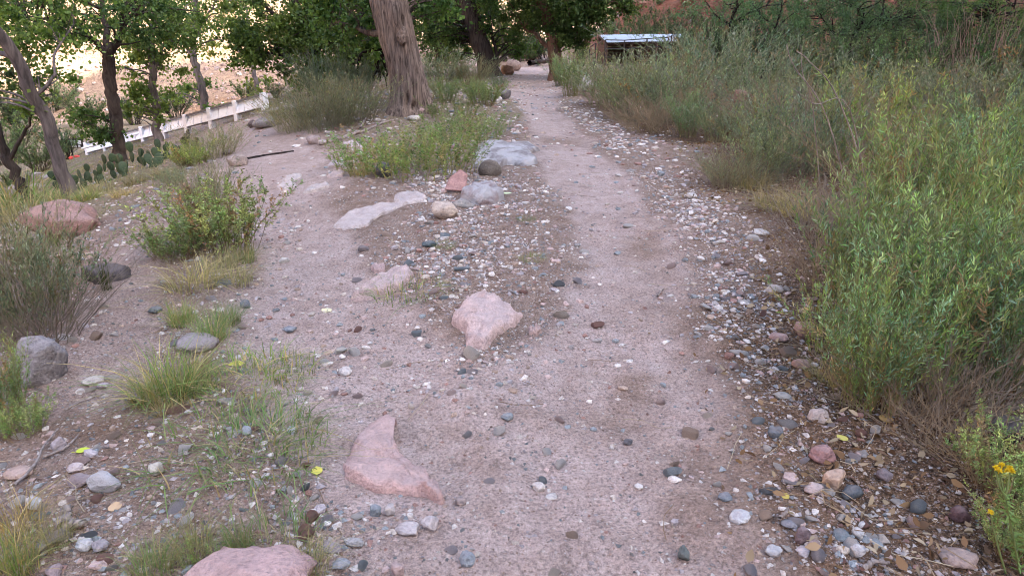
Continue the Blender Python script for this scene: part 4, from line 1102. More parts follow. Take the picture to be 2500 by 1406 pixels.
for i in range(3):   # leafy willow-like shrubs of the near thicket
    r = R_(200+i)
    S, L = plant(r, 80, 1.08, 0.20, 0.50, 0.0036, dict(n=34, nt=9, t0=0.2, L=0.042, asp=0.18, cols=BLUEG+SAGE[:1]+FRESH[:1], up=1.0, out=0.75, near=True, top=(0.22, 0.31, 0.13), tp=5),
                 twigs=7, curve=1.3, hvar=0.45, stem_col=(0.17, 0.16, 0.085), droop=0.1)
    kind("willowy%d" % i, two(S, L))
for i in range(3):   # taller flowering stalks, yellow green
    r = R_(220+i)
    S, L = plant(r, 34, 1.0, 0.2, 0.35, 0.0030, dict(n=40, nt=6, t0=0.1, L=0.042, asp=0.17, cols=FRESH+BLUEG[:1], up=1.0, out=0.6, near=True, top=(0.27, 0.34, 0.13), tp=3), twigs=3, curve=1.2, hvar=0.5, stem_col=(0.24, 0.24, 0.10))
    kind("stalks%d" % i, two(S, L))
for i in range(3):   # grey green wispy broom
    r = R_(240+i)
    S, L = plant(r, 100, 1.0, 0.30, 0.75, 0.0034, dict(n=22, nt=8, t0=0.2, L=0.043, asp=0.18, cols=SAGE+OLIVE, up=1.0, out=0.45, near=False), twigs=9, curve=1.2, hvar=0.5, stem_col=(0.21, 0.205, 0.14), droop=0.05)
    kind("broom%d" % i, two(S, L))
for i in range(2):   # olive rabbitbrush, finer and denser
    r = R_(260+i)
    S, L = plant(r, 150, 0.8, 0.30, 0.8, 0.0030, dict(n=14, nt=5, t0=0.3, L=0.040, asp=0.11, cols=OLIVE+[(0.17, 0.15, 0.09)], up=1.1, out=0.35), twigs=7, curve=1.1, hvar=0.55, stem_col=(0.24, 0.22, 0.15))
    kind("brush%d" % i, two(S, L))
for i in range(2):   # bright leafy shrub
    r = R_(280+i)
    S, L = plant(r, 90, 0.55, 0.22, 0.6, 0.0026, dict(n=34, nt=12, t0=0.2, L=0.026, asp=0.34, cols=[(0.205, 0.275, 0.10), (0.26, 0.32, 0.13), (0.165, 0.225, 0.085)], up=0.6, out=0.9, near=True), twigs=6, curve=1.2, hvar=0.5, stem_col=(0.19, 0.13, 0.075))
    kind("leafy%d" % i, two(S, L))
for i in range(2):   # bare brown twigs
    r = R_(300+i)
    S, L = plant(r, 60, 0.6, 0.18, 1.15, 0.0034, None, twigs=9, curve=1.1, hvar=0.5, stem_col=(0.20, 0.155, 0.125), droop=0.15)
    kind("twigs%d" % i, [("stems", S, "stem")])
for i in range(2):   # weeds: short, pale green with dry tips
    r = R_(310+i)
    S, L = plant(r, 60, 0.38, 0.26, 0.55, 0.0022, dict(n=24, nt=7, t0=0.15, L=0.020, asp=0.30, cols=FRESH+GREENG, up=0.7, out=0.8), twigs=4, curve=1.2, hvar=0.6, stem_col=(0.26, 0.22, 0.11))
    kind("weeds%d" % i, two(S, L))
for i in range(3):   # grass tufts, green and straw
    r = R_(320+i)
    kind("tuft%d" % i, [("foliage", blades(r, 300, 0.24, 0.085, 0.95, 0.0030, GREENG+GREENG+STRAW), "grass")])
for i in range(2):
    r = R_(330+i)
    kind("lowgrass%d" % i, [("foliage", blades(r, 240, 0.10, 0.15, 1.5, 0.0028, GREENG+GREENG+STRAW[:2], droop=0.55), "grass")])
for i in range(2):
    r = R_(336+i)
    kind("straw%d" % i, [("foliage", blades(r, 250, 0.26, 0.10, 1.1, 0.0028, STRAW+[(0.20, 0.19, 0.09)], droop=0.5), "grass")])
r = R_(345); kind("rush0", [("foliage", blades(r, 70, 0.28, 0.035, 0.30, 0.0045, [(0.035, 0.05, 0.022), (0.06, 0.065, 0.03)], droop=0.1, hvar=0.35), "grass")])
for i in range(2):   # dry upright reeds
    r = R_(350+i)
    S, L = plant(r, 90, 1.5, 0.5, 0.30, 0.006, None, twigs=2, curve=1.3, hvar=0.5, stem_col=(0.30, 0.19, 0.15))
    kind("reeds%d" % i, [("stems", S, "stem")])
for i in range(3):   # airy background bush (mesquite, tamarisk)
    r = R_(360+i)
    S, L = plant(r, 46, 2.2, 0.30, 0.75, 0.016, dict(n=40, nt=30, t0=0.25, L=0.075, asp=0.32, cols=[(0.085, 0.14, 0.065), (0.12, 0.18, 0.09), (0.065, 0.105, 0.05)], up=0.6, out=0.9), twigs=8, curve=1.2, hvar=0.5, stem_col=(0.07, 0.055, 0.05))
    kind("bush%d" % i, two(S, L))

MARKS = {}
def put(kindname, x, y, sc=1.0, rz=0.0, name="shrub", label=None, category="shrub", group=None, zoff=0.0, flat_z=1.0):
    o = empty(name, (x, y, hz(x, y)+zoff), rz, (sc, sc, sc*flat_z))
    for pn, me in KINDS[kindname]:
        link(pn, me, o)
    tag(o, label, category, group)
    return o

def put_px(kindname, px, py, hpx, label, name="shrub", category="shrub", key=None, flat_z=1.0, group=None, nat=None, wide=1.0):
    """a plant whose foot is seen at a pixel, about hpx pixels high"""
    p = G(px, py); D = depth(p)
    zz = [v for _, me in KINDS[kindname] for v in (max(c[2] for c in [tuple(me.vertices[i].co) for i in range(0, len(me.vertices), max(1, len(me.vertices)//400))]),)]
    th = math.atan2(EYE[2]-p[2]-0.3, p[1])
    s = hpx/FPX*D/(math.cos(th)*max(zz)) * (1.0 if category == 'grass' else 1.0)
    o = put(kindname, p[0], p[1], s*wide, random.Random(int(px*7+py)).uniform(0, 6.28), name, label, category, group, flat_z=flat_z/wide)
    if key: ROCKS[key] = (p[0], p[1])
    return o

# ---- named plants of the middle ground and the left
put_px("leafy0", 548, 612, 165, "bright green leafy shrub standing alone between the left trail and the bank", key="leafy green shrub", wide=1.1)
put_px("leafy1", 430, 628, 95, "pale low leafy shrub touching the bright green one on its left", wide=1.3)
put_px("brush0", 500, 520, 140, "thin yellowish brush behind the bright green leafy shrub")
put_px("broom0", 80, 800, 300, "tall grey green broom shrub at the left edge below the red boulder", key="tall broom shrub")
put_px("brush1", 10, 760, 250, "olive brush behind the tall broom at the left edge")
put_px("twigs0", 115, 830, 200, "bare pale twigs leaning out of the broom shrub at left", name="dead_shrub", category="dead shrub")
put_px("willowy1", 20, 1020, 190, "dark green leafy weed covering the tall grey boulder's foot", key="dark green weed")
put_px("leafy1", 62, 1060, 90, "small green weed at the left edge below the grey boulder")
put_px("rush0", 262, 706, 80, "dark spiky rush standing in front of the low dark boulder", name="rush_clump", category="rush")
put_px("tuft0", 410, 965, 130, "tall pale grass tuft leaning beside the nested grey rock", name="grass_tuft", category="grass", key="pale grass tuft", wide=1.3)
put_px("straw0", 350, 985, 80, "straw coloured grass left of the tall pale tuft", name="grass_tuft", category="grass")
put_px("tuft1", 520, 830, 95, "upright green grass behind the nested grey rock", name="grass_tuft", category="grass")
put_px("tuft2", 445, 790, 75, "thin grass left of the upright green tuft", name="grass_tuft", category="grass")
put_px("straw1", 470, 700, 85, "dry straw clump under the leafy green shrub", name="grass_tuft", category="grass", wide=1.6)
put_px("straw0", 570, 690, 70, "dry grass clump right below the leafy green shrub", name="grass_tuft", category="grass", wide=1.5)
put_px("tuft0", 600, 640, 60, "green grass at the right foot of the leafy green shrub", name="grass_tuft", category="grass")
put_px("lowgrass0", 625, 920, 46, "low green and orange grass patch around a yellow leaf", name="grass_tuft", category="grass", wide=1.4, key="orange grass patch")
put_px("lowgrass1", 690, 905, 30, "low grass at the left trail's edge right of the yellow leaf", name="grass_tuft", category="grass", wide=1.4)
put_px("lowgrass1", 575, 1095, 60, "low yellowing grass patch left of the crescent rock", name="grass_tuft", category="grass", wide=1.6, key="yellowing grass patch")
put_px("lowgrass0", 655, 1105, 50, "sparse low grass between the yellowing patch and the crescent rock", name="grass_tuft", category="grass", wide=1.3)
put_px("lowgrass0", 1000, 712, 42, "green grass tuft hugging the long pink rock", name="grass_tuft", category="grass")
put_px("lowgrass1", 1082, 600, 16, "tiny grass sprig right of the dark teal stone", name="grass_tuft", category="grass")
put_px("lowgrass0", 1300, 632, 16, "tiny grass sprig in the gravel right of the island", name="grass_tuft", category="grass")
put_px("lowgrass1", 1285, 536, 12, "faint grass sprig in the upper gravel between the trails", name="grass_tuft", category="grass")
put_px("tuft1", 370, 1400, 80, "green grass left of the rose red boulder", name="grass_tuft", category="grass", wide=1.3)
put_px("straw0", 470, 1345, 100, "bleached grass stalk behind the rose red boulder", name="grass_tuft", category="grass")
put_px("tuft2", 590, 1345, 70, "green grass just above the rose red boulder", name="grass_tuft", category="grass")
put_px("lowgrass0", 660, 1335, 50, "low grass above the right side of the rose red boulder", name="grass_tuft", category="grass")
put_px("straw1", 760, 1395, 80, "dry grass at the right side of the rose red boulder", name="grass_tuft", category="grass")
put_px("straw1", 40, 1300, 110, "dry brown grass at the left edge below the peach stone", name="grass_tuft", category="grass")
put_px("tuft0", 30, 1400, 110, "green grass in the bottom left corner", name="grass_tuft", category="grass")
put_px("straw0", 130, 1330, 80, "straw grass clump by the white blocky stone", name="grass_tuft", category="grass")
put_px("tuft2", 465, 955, 90, "dense pale grass right of the tall pale tuft", name="grass_tuft", category="grass", wide=1.2)
put_px("straw0", 490, 900, 60, "straw blades at the nested grey rock's right foot", name="grass_tuft", category="grass")
put_px("tuft1", 560, 790, 70, "thin pale grass right of the upright green tuft", name="grass_tuft", category="grass")
put_px("straw1", 540, 650, 60, "yellow straw right under the leafy green shrub's middle", name="grass_tuft", category="grass", wide=1.4)
put_px("straw0", 400, 1010, 40, "flattened straw below the tall pale tuft", name="grass_tuft", category="grass", wide=1.6)
put_px("lowgrass0", 560, 955, 40, "low grass left of the orange grass patch", name="grass_tuft", category="grass", wide=1.5)
put_px("lowgrass1", 640, 1060, 40, "low grass above the sparse patch by the crescent rock", name="grass_tuft", category="grass", wide=1.5)
put_px("weeds0", 500, 1360, 60, "small weed left above the rose red boulder", name="weed_clump", category="weeds")
# weedy clump in front of the big tree
for k_, (px, py, hp, kn, lb) in enumerate([
        (905, 412, 90, "weeds0", "pale weeds at the left end of the clump in front of the big tree"),
        (960, 420, 110, "weeds1", "taller weeds above the small dark boulder"),
        (1020, 425, 110, "weeds0", "yellow green weeds in the middle of the clump before the big tree"),
        (1075, 410, 95, "weeds1", "weeds at the clump's right end left of the grey bedrock slab"),
        (1130, 355, 95, "weeds0", "green weeds behind the grey bedrock slab"),
        (1180, 330, 60, "weeds1", "thin weeds at the right trail's edge behind the bedrock slab"),
        (1060, 345, 60, "weeds1", "weeds between the clump and the smooth pink rock"),
        (880, 430, 40, "straw1", "dry stalks left of the small dark boulder"),
        (1110, 290, 60, "weeds0", "bluish weeds right of the smooth pink rock"),
        (1180, 255, 55, "leafy1", "low green shrub left of the white rounded rock")]):
    put_px(kn, px, py, hp, lb, name="weed_clump", category="weeds", wide=1.45, key=("weedy clump" if k_ == 1 else None))
put_px("brush0", 790, 315, 140, "wide olive brush left of the big cottonwood, nearest the left trail", wide=1.3, key="olive brush")
put_px("brush1", 860, 300, 120, "olive brush between the wide brush and the cottonwood's trunk", wide=1.25)
put_px("brush1", 720, 320, 90, "low olive brush at the edge of the left trail", wide=1.3)
put_px("broom1", 810, 250, 130, "greener brush rising behind the wide olive brush")
put_px("broom2", 880, 235, 90, "grey brush just left of the cottonwood's trunk, farther back")
put_px("broom0", 1085, 215, 110, "green brush right of the cottonwood's trunk", wide=1.3)
put_px("brush0", 1150, 212, 80, "tan brush in front of the dark leaning tree", wide=1.2)
put_px("willowy0", 1090, 250, 60, "low blue green shrub right of the cottonwood's roots", wide=1.7)
put_px("willowy1", 1165, 240, 48, "low blue green shrub nearer the trail, right of the cottonwood", wide=1.5)
put_px("broom1", 1215, 215, 34, "small shrub left of the far trail", wide=1.3)
put_px("brush1", 530, 385, 85, "brownish brush behind the tan boulder at the trail step", wide=1.3)
put_px("leafy1", 470, 405, 60, "low green brush by the cactus left of the trail step", wide=1.4)
put_px("broom2", 420, 455, 45, "small grey green shrub on the dry bank", wide=1.3)
for k_, (px, py, hp, kn) in enumerate([(20, 520, 130, "tuft0"), (60, 545, 95, "straw0"), (250, 470, 40, "straw1"), (330, 450, 36, "straw0"), (400, 430, 36, "straw1"), (140, 500, 60, "tuft2"), (215, 490, 40, "tuft1"), (300, 480, 30, "straw1"), (460, 400, 40, "tuft1")]):
    put_px(kn, px, py, hp, ["long grass at the left edge behind the brick red boulder", "straw grass at the brick red boulder's left", "dry grass right of the leaning tree's foot", "dry grass on the bank under the cactus", "dry grass strip left of the trail step",
                            "grass at the leaning tree's left foot", "short grass at the leaning tree's right foot", "thin dry grass above the bare left slope", "grass beside the low cactus end"][k_], name="grass_tuft", category="grass", wide=1.8)

# ---- the thicket along the right of the trail
THK = []
def thick_px(kn, px, py, hpx, lb, **kw):
    THK.append(put_px(kn, px, py, hpx, lb, **kw))
thick_px("willowy0", 2110, 985, 330, "nearest leafy shrub of the thicket, right of the reddish smooth stone", key="nearest leafy shrub")
thick_px("willowy1", 2290, 900, 400, "bushy blue green shrub behind the nearest leafy one")
thick_px("willowy2", 2130, 800, 380, "blue green shrub rising behind the nearest leafy shrub's left half")
thick_px("willowy2", 2440, 960, 420, "leafy shrub at the right edge above the very dark boulder")
thick_px("stalks0", 2060, 760, 330, "tall yellow green stalks at the thicket's front edge")
thick_px("stalks1", 2230, 760, 420, "tall flowering stalks in the middle of the near thicket")
thick_px("stalks2", 2400, 720, 430, "yellow green stalks toward the right edge of the thicket")
thick_px("stalks0", 2330, 640, 360, "yellow flecked stalks behind the bushy blue green shrub")
thick_px("twigs1", 2030, 620, 170, "brown dead twigs right of the thin white stone chip", name="dead_shrub", category="dead shrub", wide=1.3)
thick_px("willowy1", 2200, 620, 330, "blue green shrub in the second row of the thicket")
thick_px("willowy2", 2400, 600, 330, "blue green shrub in the second row at the right")
thick_px("stalks1", 2010, 860, 200, "short yellow green stalks left of the nearest leafy shrub")
thick_px("stalks2", 2160, 930, 330, "yellow green stalks rising through the nearest leafy shrub")
thick_px("stalks0", 2380, 860, 420, "long green stalks rising behind the very dark boulder")
thick_px("twigs1", 2180, 1010, 160, "grey dead twigs under the nearest leafy shrub", name="dead_shrub", category="dead shrub", wide=1.3)
thick_px("twigs0", 2440, 1180, 160, "dead twigs in front of the very dark boulder", name="dead_shrub", category="dead shrub", wide=1.2)
thick_px("twigs1", 2290, 1090, 130, "low dead twigs over the leaf litter above the maroon stone", name="dead_shrub", category="dead shrub", wide=1.4)
thick_px("broom2", 1760, 345, 110, "sage green broom in front of the orange brown boulder's left", wide=1.2)
thick_px("broom1", 1850, 330, 130, "sage green broom in front of the orange brown boulder's right", wide=1.2)
thick_px("stalks2", 2130, 1000, 260, "bright fresh stalks in front of the nearest leafy shrub")
thick_px("stalks1", 2260, 960, 360, "bright fresh stalks right of the nearest leafy shrub")
thick_px("twigs0", 2330, 1010, 250, "bare brown twig bush in the shade below the leafy shrubs", name="dead_shrub", category="dead shrub", key="bare twig bush")
thick_px("twigs1", 2400, 950, 220, "bare twigs at the right edge above the grey boulder", name="dead_shrub", category="dead shrub")
thick_px("twigs1", 1990, 560, 120, "dry brown twigs at the thicket's front edge", name="dead_shrub", category="dead shrub")
thick_px("twigs0", 2010, 700, 150, "dry twigs over the brown leaves at the thicket's edge", name="dead_shrub", category="dead shrub")
thick_px("brush0", 1780, 455, 100, "round yellow olive tuft shrub at the trail's right edge", key="yellow olive tuft", wide=1.25)
thick_px("straw0", 1890, 510, 80, "straw grass clump right of the yellow olive tuft", name="grass_tuft", category="grass", wide=1.4)
thick_px("straw1", 1960, 530, 80, "straw grass bent over the gravel at the thicket's edge", name="grass_tuft", category="grass", wide=1.4)
thick_px("broom0", 1870, 440, 180, "olive shrub right of the yellow olive tuft")
thick_px("stalks1", 1850, 380, 160, "green stalks right of the orange brown boulder")
thick_px("broom1", 1950, 420, 200, "brownish broom in the thicket's second row", wide=1.2)
thick_px("willowy0", 1680, 335, 110, "low green shrub left of the orange brown boulder", key="low green shrub")
thick_px("broom2", 1560, 290, 165, "leaning grey green broom at the trail's right edge", wide=1.3, key="leaning broom")
thick_px("broom0", 1640, 300, 175, "grey green broom behind the low green shrub", wide=1.25)
thick_px("broom1", 1490, 262, 130, "pale broom shrub behind the pale speckled boulder", wide=1.2)
thick_px("twigs0", 1640, 325, 130, "grey bare twigs under the brooms left of the boulder", name="dead_shrub", category="dead shrub", wide=1.3)
thick_px("willowy1", 1395, 235, 110, "dark green shrub left of the pale speckled boulder")
thick_px("willowy2", 1370, 210, 70, "green shrub at the trail's right side farthest up", wide=1.2)
thick_px("broom2", 1730, 240, 180, "grey green broom behind the orange brown boulder", wide=1.3)
thick_px("broom1", 1850, 270, 170, "broom right behind the orange brown boulder", wide=1.3)
thick_px("brush0", 1960, 330, 160, "brown tinged brush in the middle of the thicket", wide=1.3)
thick_px("stalks2", 2080, 420, 260, "green stalks left of the yellow flecked ones", wide=1.2)
thick_px("willowy0", 2300, 470, 240, "leafy shrub in the third row of the thicket", wide=1.2)
thick_px("stalks0", 2180, 400, 230, "yellow flowering stalks in the third row")
thick_px("stalks1", 2460, 480, 300, "thin green stalks against the right edge")
thick_px("broom2", 2440, 390, 250, "grey broom against the right edge", wide=1.3)
thick_px("reeds0", 2360, 260, 240, "reddish dry reeds standing at upper right", name="reed_clump", category="reeds", key="dry reeds")
thick_px("brush1", 2390, 330, 180, "dark grey brown brush in front of the dry reeds", wide=1.5)
thick_px("broom0", 2240, 300, 170, "grey broom left of the dry reeds", wide=1.3)
thick_px("broom1", 2090, 290, 150, "grey green broom below the dark twisted tree", wide=1.4)
thick_px("brush0", 1880, 210, 110, "pale brush behind the brooms near the pale rock pile", wide=1.4)
thick_px("brush1", 2140, 230, 90, "tan brush below the dark twisted tree", wide=1.5)
thick_px("stalks2", 1760, 170, 120, "thin green stalks right of the shed roof", wide=1.4)
thick_px("stalks0", 1700, 180, 80, "yellow green stalks in front of the shed's right end", wide=1.4)
thick_px("leafy0", 2450, 1190, 150, "leafy weed in front of the very dark boulder")
thick_px("leafy1", 2485, 1345, 120, "dark green weed in the lower right corner beside the tan stone")
thick_px("broom2", 1810, 175, 90, "blue green broom far right of the shed", wide=1.4)
thick_px("reeds1", 1700, 250, 120, "tan dry stems rising among the brooms behind the low green shrub", name="reed_clump", category="reeds")
thick_px("straw0", 1830, 460, 70, "straw tuft between the yellow olive tuft and the olive shrub", name="grass_tuft", category="grass", wide=1.5)
thick_px("twigs1", 1930, 370, 170, "tall brown twig bush in the middle of the thicket", name="dead_shrub", category="dead shrub", wide=1.1)
thick_px("twigs0", 2140, 480, 220, "brown dead bush behind the tall stalks", name="dead_shrub", category="dead shrub")
thick_px("twigs1", 2290, 370, 160, "greyish dead bush below the dry reeds", name="dead_shrub", category="dead shrub", wide=1.2)
thick_px("reeds0", 2110, 330, 130, "tan dry stems left of the third row of stalks", name="reed_clump", category="reeds")
thick_px("twigs0", 1575, 320, 90, "grey dead twigs at the leaning broom's foot", name="dead_shrub", category="dead shrub", wide=1.5)
thick_px("straw1", 2015, 930, 60, "short straw at the left foot of the nearest leafy shrub", name="grass_tuft", category="grass", wide=1.4)
thick_px("stalks1", 2000, 240, 130, "thin stalks in front of the dark twisted tree's left", wide=1.4)

# a loose far row that reads as one mass
r = R_(77)
far_mb = [MB(), MB()]
cnt = 0
while cnt < 10:
    y = r.uniform(9, 42); x = r.uniform(3.0, 0.80*y+2)
    if thick_side(x, y) < 0.9: continue
    kn = ["broom0", "broom1", "brush0", "willowy1", "stalks1"][int(r.integers(0, 5))]
    a = r.uniform(0, 6.28); s = r.uniform(0.4, 0.75); z = hz(x, y)
    for pi_, (pn, me) in enumerate(KINDS[kn]):
        nv = len(me.vertices); co = np.empty(nv*3, np.float32); me.vertices.foreach_get("co", co); co = co.reshape(-1, 3)
        cc = np.empty(nv*4, np.float32); me.attributes["tint"].data.foreach_get("color", cc); cc = cc.reshape(-1, 4)[:, :3]
        nl = len(me.loops); li = np.empty(nl, np.int32); me.loops.foreach_get("vertex_index", li); q = li.reshape(-1, 4)
        per = {True: 6}.get(False, 4)
        # thin the plant out: keep every third leaf or stem quad
        keep = r.uniform(0, 1, len(q)//2) < 0.4
        q = q[:len(keep)*2].reshape(-1, 2, 4)[keep].reshape(-1, 4)
        us, inv = np.unique(q.ravel(), return_inverse=True)
        v = co[us].astype(float)*s*np.array([1.3, 1.3, 1.0]); ca, sa = math.cos(a), math.sin(a)
        v = np.stack([v[:, 0]*ca-v[:, 1]*sa+x, v[:, 0]*sa+v[:, 1]*ca+y, v[:, 2]+z], 1)
        far_mb[0 if pn == "stems" else 1].add(v, inv.reshape(-1, 4), cc[us])
    cnt += 1
tag(link("undergrowth", far_mb[1].mesh("undergrowth", M["shrub"])), "grey green undergrowth filling the ground between the thicket's shrubs", "undergrowth", kind="stuff")
tag(link("dry_undergrowth", far_mb[0].mesh("dry_undergrowth", M["stem"])), "dry brown stems filling the ground under the thicket", "undergrowth", kind="stuff")

# ---- leaf litter, twigs and fallen yellow leaves
r = R_(81)
n = 26000
yy = 1.2 + 12*r.uniform(0, 1, n)**1.5; xx = r.uniform(-0.5, 6, n)
ts = thick_side(xx, yy)
ok = (r.uniform(0, 1, n) < np.clip(1.15*np.exp(-((ts-0.05)/0.42)**2) + 0.6*(ts > 0), 0, 1)) & (xx < 0.8*yy+1.2)
xx, yy = xx[ok], yy[ok]
pos = np.stack([xx, yy, HF(xx, yy)+r.uniform(0.002, 0.03, len(xx))], 1)
dirs = np.stack([r.normal(0, 1, len(xx)), r.normal(0, 1, len(xx)), r.normal(0, 0.35, len(xx))], 1)
L = r.uniform(0.016, 0.05, len(xx))
v, q, per = leaves(pos, dirs, L, L*r.uniform(0.25, 0.75, len(xx)), r, near=True, curl=0.7)
lc = np.array([(0.27, 0.155, 0.085), (0.22, 0.12, 0.065), (0.34, 0.225, 0.14), (0.15, 0.085, 0.055), (0.40, 0.29, 0.20)])
c = lc[r.integers(0, 5, len(xx))]*r.uniform(0.7, 1.2, (len(xx), 1))
b = MB(); b.add(v, q, np.repeat(c, per, 0))
tag(link("leaf_litter", b.mesh("leaf_litter", M["dry"])), "brown dead leaves lying under the thicket's edge", "dead leaves", kind="stuff")
# thin dead stems lying about
n = 2200
yy = 1.2 + 8*r.uniform(0, 1, n)**1.5; xx = r.uniform(-3, 5, n); ts = thick_side(xx, yy)
ok = (r.uniform(0, 1, n) < np.where(ts > -0.35, 0.95, 0.06)) & (np.abs(xx) < 0.8*yy+1.0)
xx, yy = xx[ok], yy[ok]; n = len(xx)
a = r.uniform(0, 6.28, n); ln = r.uniform(0.05, 0.32, n); t = np.linspace(-0.5, 0.5, 4)
P = np.stack([xx[:, None]+np.cos(a)[:, None]*ln[:, None]*t, yy[:, None]+np.sin(a)[:, None]*ln[:, None]*t, np.zeros((n, 4))], -1)
P[..., :2] += r.normal(0, 0.012, (n, 4, 2)); P[..., 2] = HF(P[..., 0], P[..., 1]) + r.uniform(0.002, 0.04, (n, 1))
v, q = tubes(P, np.full((n, 4), 0.0017), 3)
c = np.array([(0.32, 0.25, 0.18), (0.20, 0.14, 0.10), (0.40, 0.34, 0.27)])[r.integers(0, 3, n)]
b = MB(); b.add(v, q, np.repeat(c, 12, 0))
tag(link("dead_stems", b.mesh("dead_stems", M["stem"])), "thin dry stems strewn on the ground near the thicket", "dead stems", kind="stuff")
# sparse short grass on the dry bank and round the big tree
n = 20000
r = R_(83)
yy = r.uniform(4.5, 24, n); xx = r.uniform(-15, 0.3, n)
e = 2.5+0.155*np.clip(yy, 0, 28)
pr = np.where((-xx-e > 0.0), 0.8, 0.0) + 0.7*np.exp(-((xx-BIG_TREE[0])**2+(yy-BIG_TREE[1])**2)/7.0)
ok = (r.uniform(0, 1, n) < pr*(1-dust_mask(xx, yy))*np.clip(0.4+fbm(xx*0.9, yy*0.9, 5, 2), 0, 1)) & (-xx < 0.85*yy+1)
xx, yy = xx[ok], yy[ok]; n = len(xx)
bb = blades(r, n*5, 0.10, 0.0, 1.2, 0.006, GREENG+STRAW+STRAW[:2], k=3)
vv = bb.v[0].reshape(n*5, 6, 3)
jit = r.normal(0, 0.06, (n*5, 2))
px_, py_ = np.repeat(xx, 5)+jit[:, 0], np.repeat(yy, 5)+jit[:, 1]
vv += np.stack([px_, py_, H(px_, py_)], -1)[:, None]
bb.v[0] = vv.reshape(-1, 3)
tag(link("grass", bb.mesh("grass", M["grass"])), "short dry grass covering the left bank and the big tree's mound", "grass", kind="stuff")

def fallen_leaf(px, py, size, col, label, rz, seed):
    r = R_(seed)
    n = 14
    a = np.linspace(0, 2*np.pi, n, endpoint=False)
    rad = 1 - 0.10*np.cos(a) + 0.30*np.exp(-(np.minimum(a, 2*np.pi-a)/0.35)**2)
    b = MB()
    ring = np.stack([np.cos(a)*rad, np.sin(a)*rad*0.9, 0.22*np.sin(a)**2 + 0.1*np.cos(a*2)], 1)*0.5
    v = np.vstack([ring, [[0, 0, -0.02]]])
    f = np.stack([np.arange(n), (np.arange(n)+1) % n, np.full(n, n)], 1)
    b.add(v, f, np.tile(np.array(col), (n+1, 1))*r.uniform(0.85, 1.1, (n+1, 1)))
    tv, tq = tube([(-0.45, 0, 0.02), (-0.7, 0.04, 0.03), (-0.95, 0.12, 0.0)], [0.03, 0.025, 0.02], 4)
    p = G(px, py); s = size/FPX*depth(p)
    o = empty("fallen_leaf", (p[0], p[1], float(HF(p[0], p[1]))+0.006), rz, s)
    link("blade", b.mesh("leaf_blade", M["dry"]), o)
    b2 = MB(); b2.add(tv, tq, col); link("stalk", b2.mesh("leaf_stalk", M["stem"]), o)
    tag(o, label, "leaf", "fallen leaves on the ground")
fallen_leaf(774, 1152, 30, (0.50, 0.45, 0.12), "pale yellow fallen leaf on the dirt left of the crescent rock", 1.9, 1)
fallen_leaf(203, 1102, 26, (0.42, 0.45, 0.06), "bright yellow fallen leaf among the stones at lower left", 0.5, 2)
fallen_leaf(578, 892, 34, (0.50, 0.46, 0.10), "yellow fallen leaf caught in the low grass left of the trail", 0.1, 3)
fallen_leaf(1917, 1214, 22, (0.58, 0.44, 0.12), "small yellow fallen leaf above a red pebble in the right gravel", 0.9, 4)
fallen_leaf(2055, 1072, 26, (0.50, 0.42, 0.12), "dull yellow fallen leaf beside the dusky red rock", 2.2, 5)
fallen_leaf(2162, 1025, 36, (0.36, 0.22, 0.10), "round orange brown fallen leaf in the thicket's litter", 1.2, 6)
fallen_leaf(797, 760, 26, (0.52, 0.44, 0.30), "buff fallen leaf on the left trail", 2.6, 7)
fallen_leaf(1238, 474, 20, (0.58, 0.58, 0.38), "pale yellow green fallen leaf right of the flat mauve rock", 0.2, 8)
fallen_leaf(282, 1240, 34, (0.40, 0.26, 0.18), "brown three cornered fallen leaf below the pale speckled rock", 2.0, 9)

def stick(pts_px, w, label, name="fallen_branch", mat="deadwood", lift=0.02, seed=1, sides=6, cat="branch", jit=0.35):
    r = R_(seed)
    pts = [G(x, y) for x, y in pts_px]
    D = depth(pts[0])
    c = bez(np.array(pts)+np.array([0, 0, lift]), 14)
    rad = w/2/FPX*D*np.linspace(1.1, 0.55, 14)*r.uniform(0.85, 1.15, 14)
    c = c + r.normal(0, rad.mean()*jit, c.shape)
    o0 = c[0].copy()
    b = MB(); v, q = tube(c-o0, rad, sides); b.add(v, q)
    b.add([[0, 0, 0]], np.zeros((0, 3), int))
    o = link(name, b.mesh(name, M[mat])); o.location = o0
    tag(o, label, cat)
    return o
stick([(800, 350), (850, 335), (905, 315), (960, 296)], 11, "long grey fallen branch between the olive brush and the weedy clump", seed=1)
stick([(880, 325), (888, 312), (893, 300)], 5, "short grey stub of branch rising beside the long fallen branch", lift=0.08, seed=2)
stick([(1062, 442), (1110, 430), (1165, 420)], 5, "bundle's upper thin stick behind the thin red slab", seed=3)
stick([(1060, 446), (1100, 438), (1140, 436)], 5, "bundle's lower thin stick behind the thin red slab", seed=4)
stick([(205, 490), (225, 482), (240, 468)], 9, "short curved pale branch at the leaning tree's foot", seed=5)
stick([(38, 1195), (85, 1150), (110, 1100), (145, 1055)], 8, "thin bent grey stick lying among the stones at lower left", seed=6)
stick([(160, 1010), (200, 990), (255, 970)], 6, "thin twig below the smooth cream stone", seed=7)
stick([(110, 1125), (165, 1100), (195, 1070)], 7, "grey twig beside the bright yellow leaf", seed=8)
stick([(2105, 1398), (2130, 1382), (2170, 1384)], 14, "pale stick at the bottom edge in the right gravel", seed=9)
stick([(1902, 1275), (1915, 1262), (1923, 1252)], 10, "short tan stick above the blue grey flat stone", seed=10)
stick([(1605, 730), (1612, 718), (1620, 712)], 6, "tiny twig alone on the trail's brown right side", seed=11)
stick([(330, 1000), (333, 970), (340, 950)], 24, "pale weathered chunk of wood under the tall pale grass tuft", seed=12, lift=0.03, sides=8, name="wood_chunk", cat="wood")
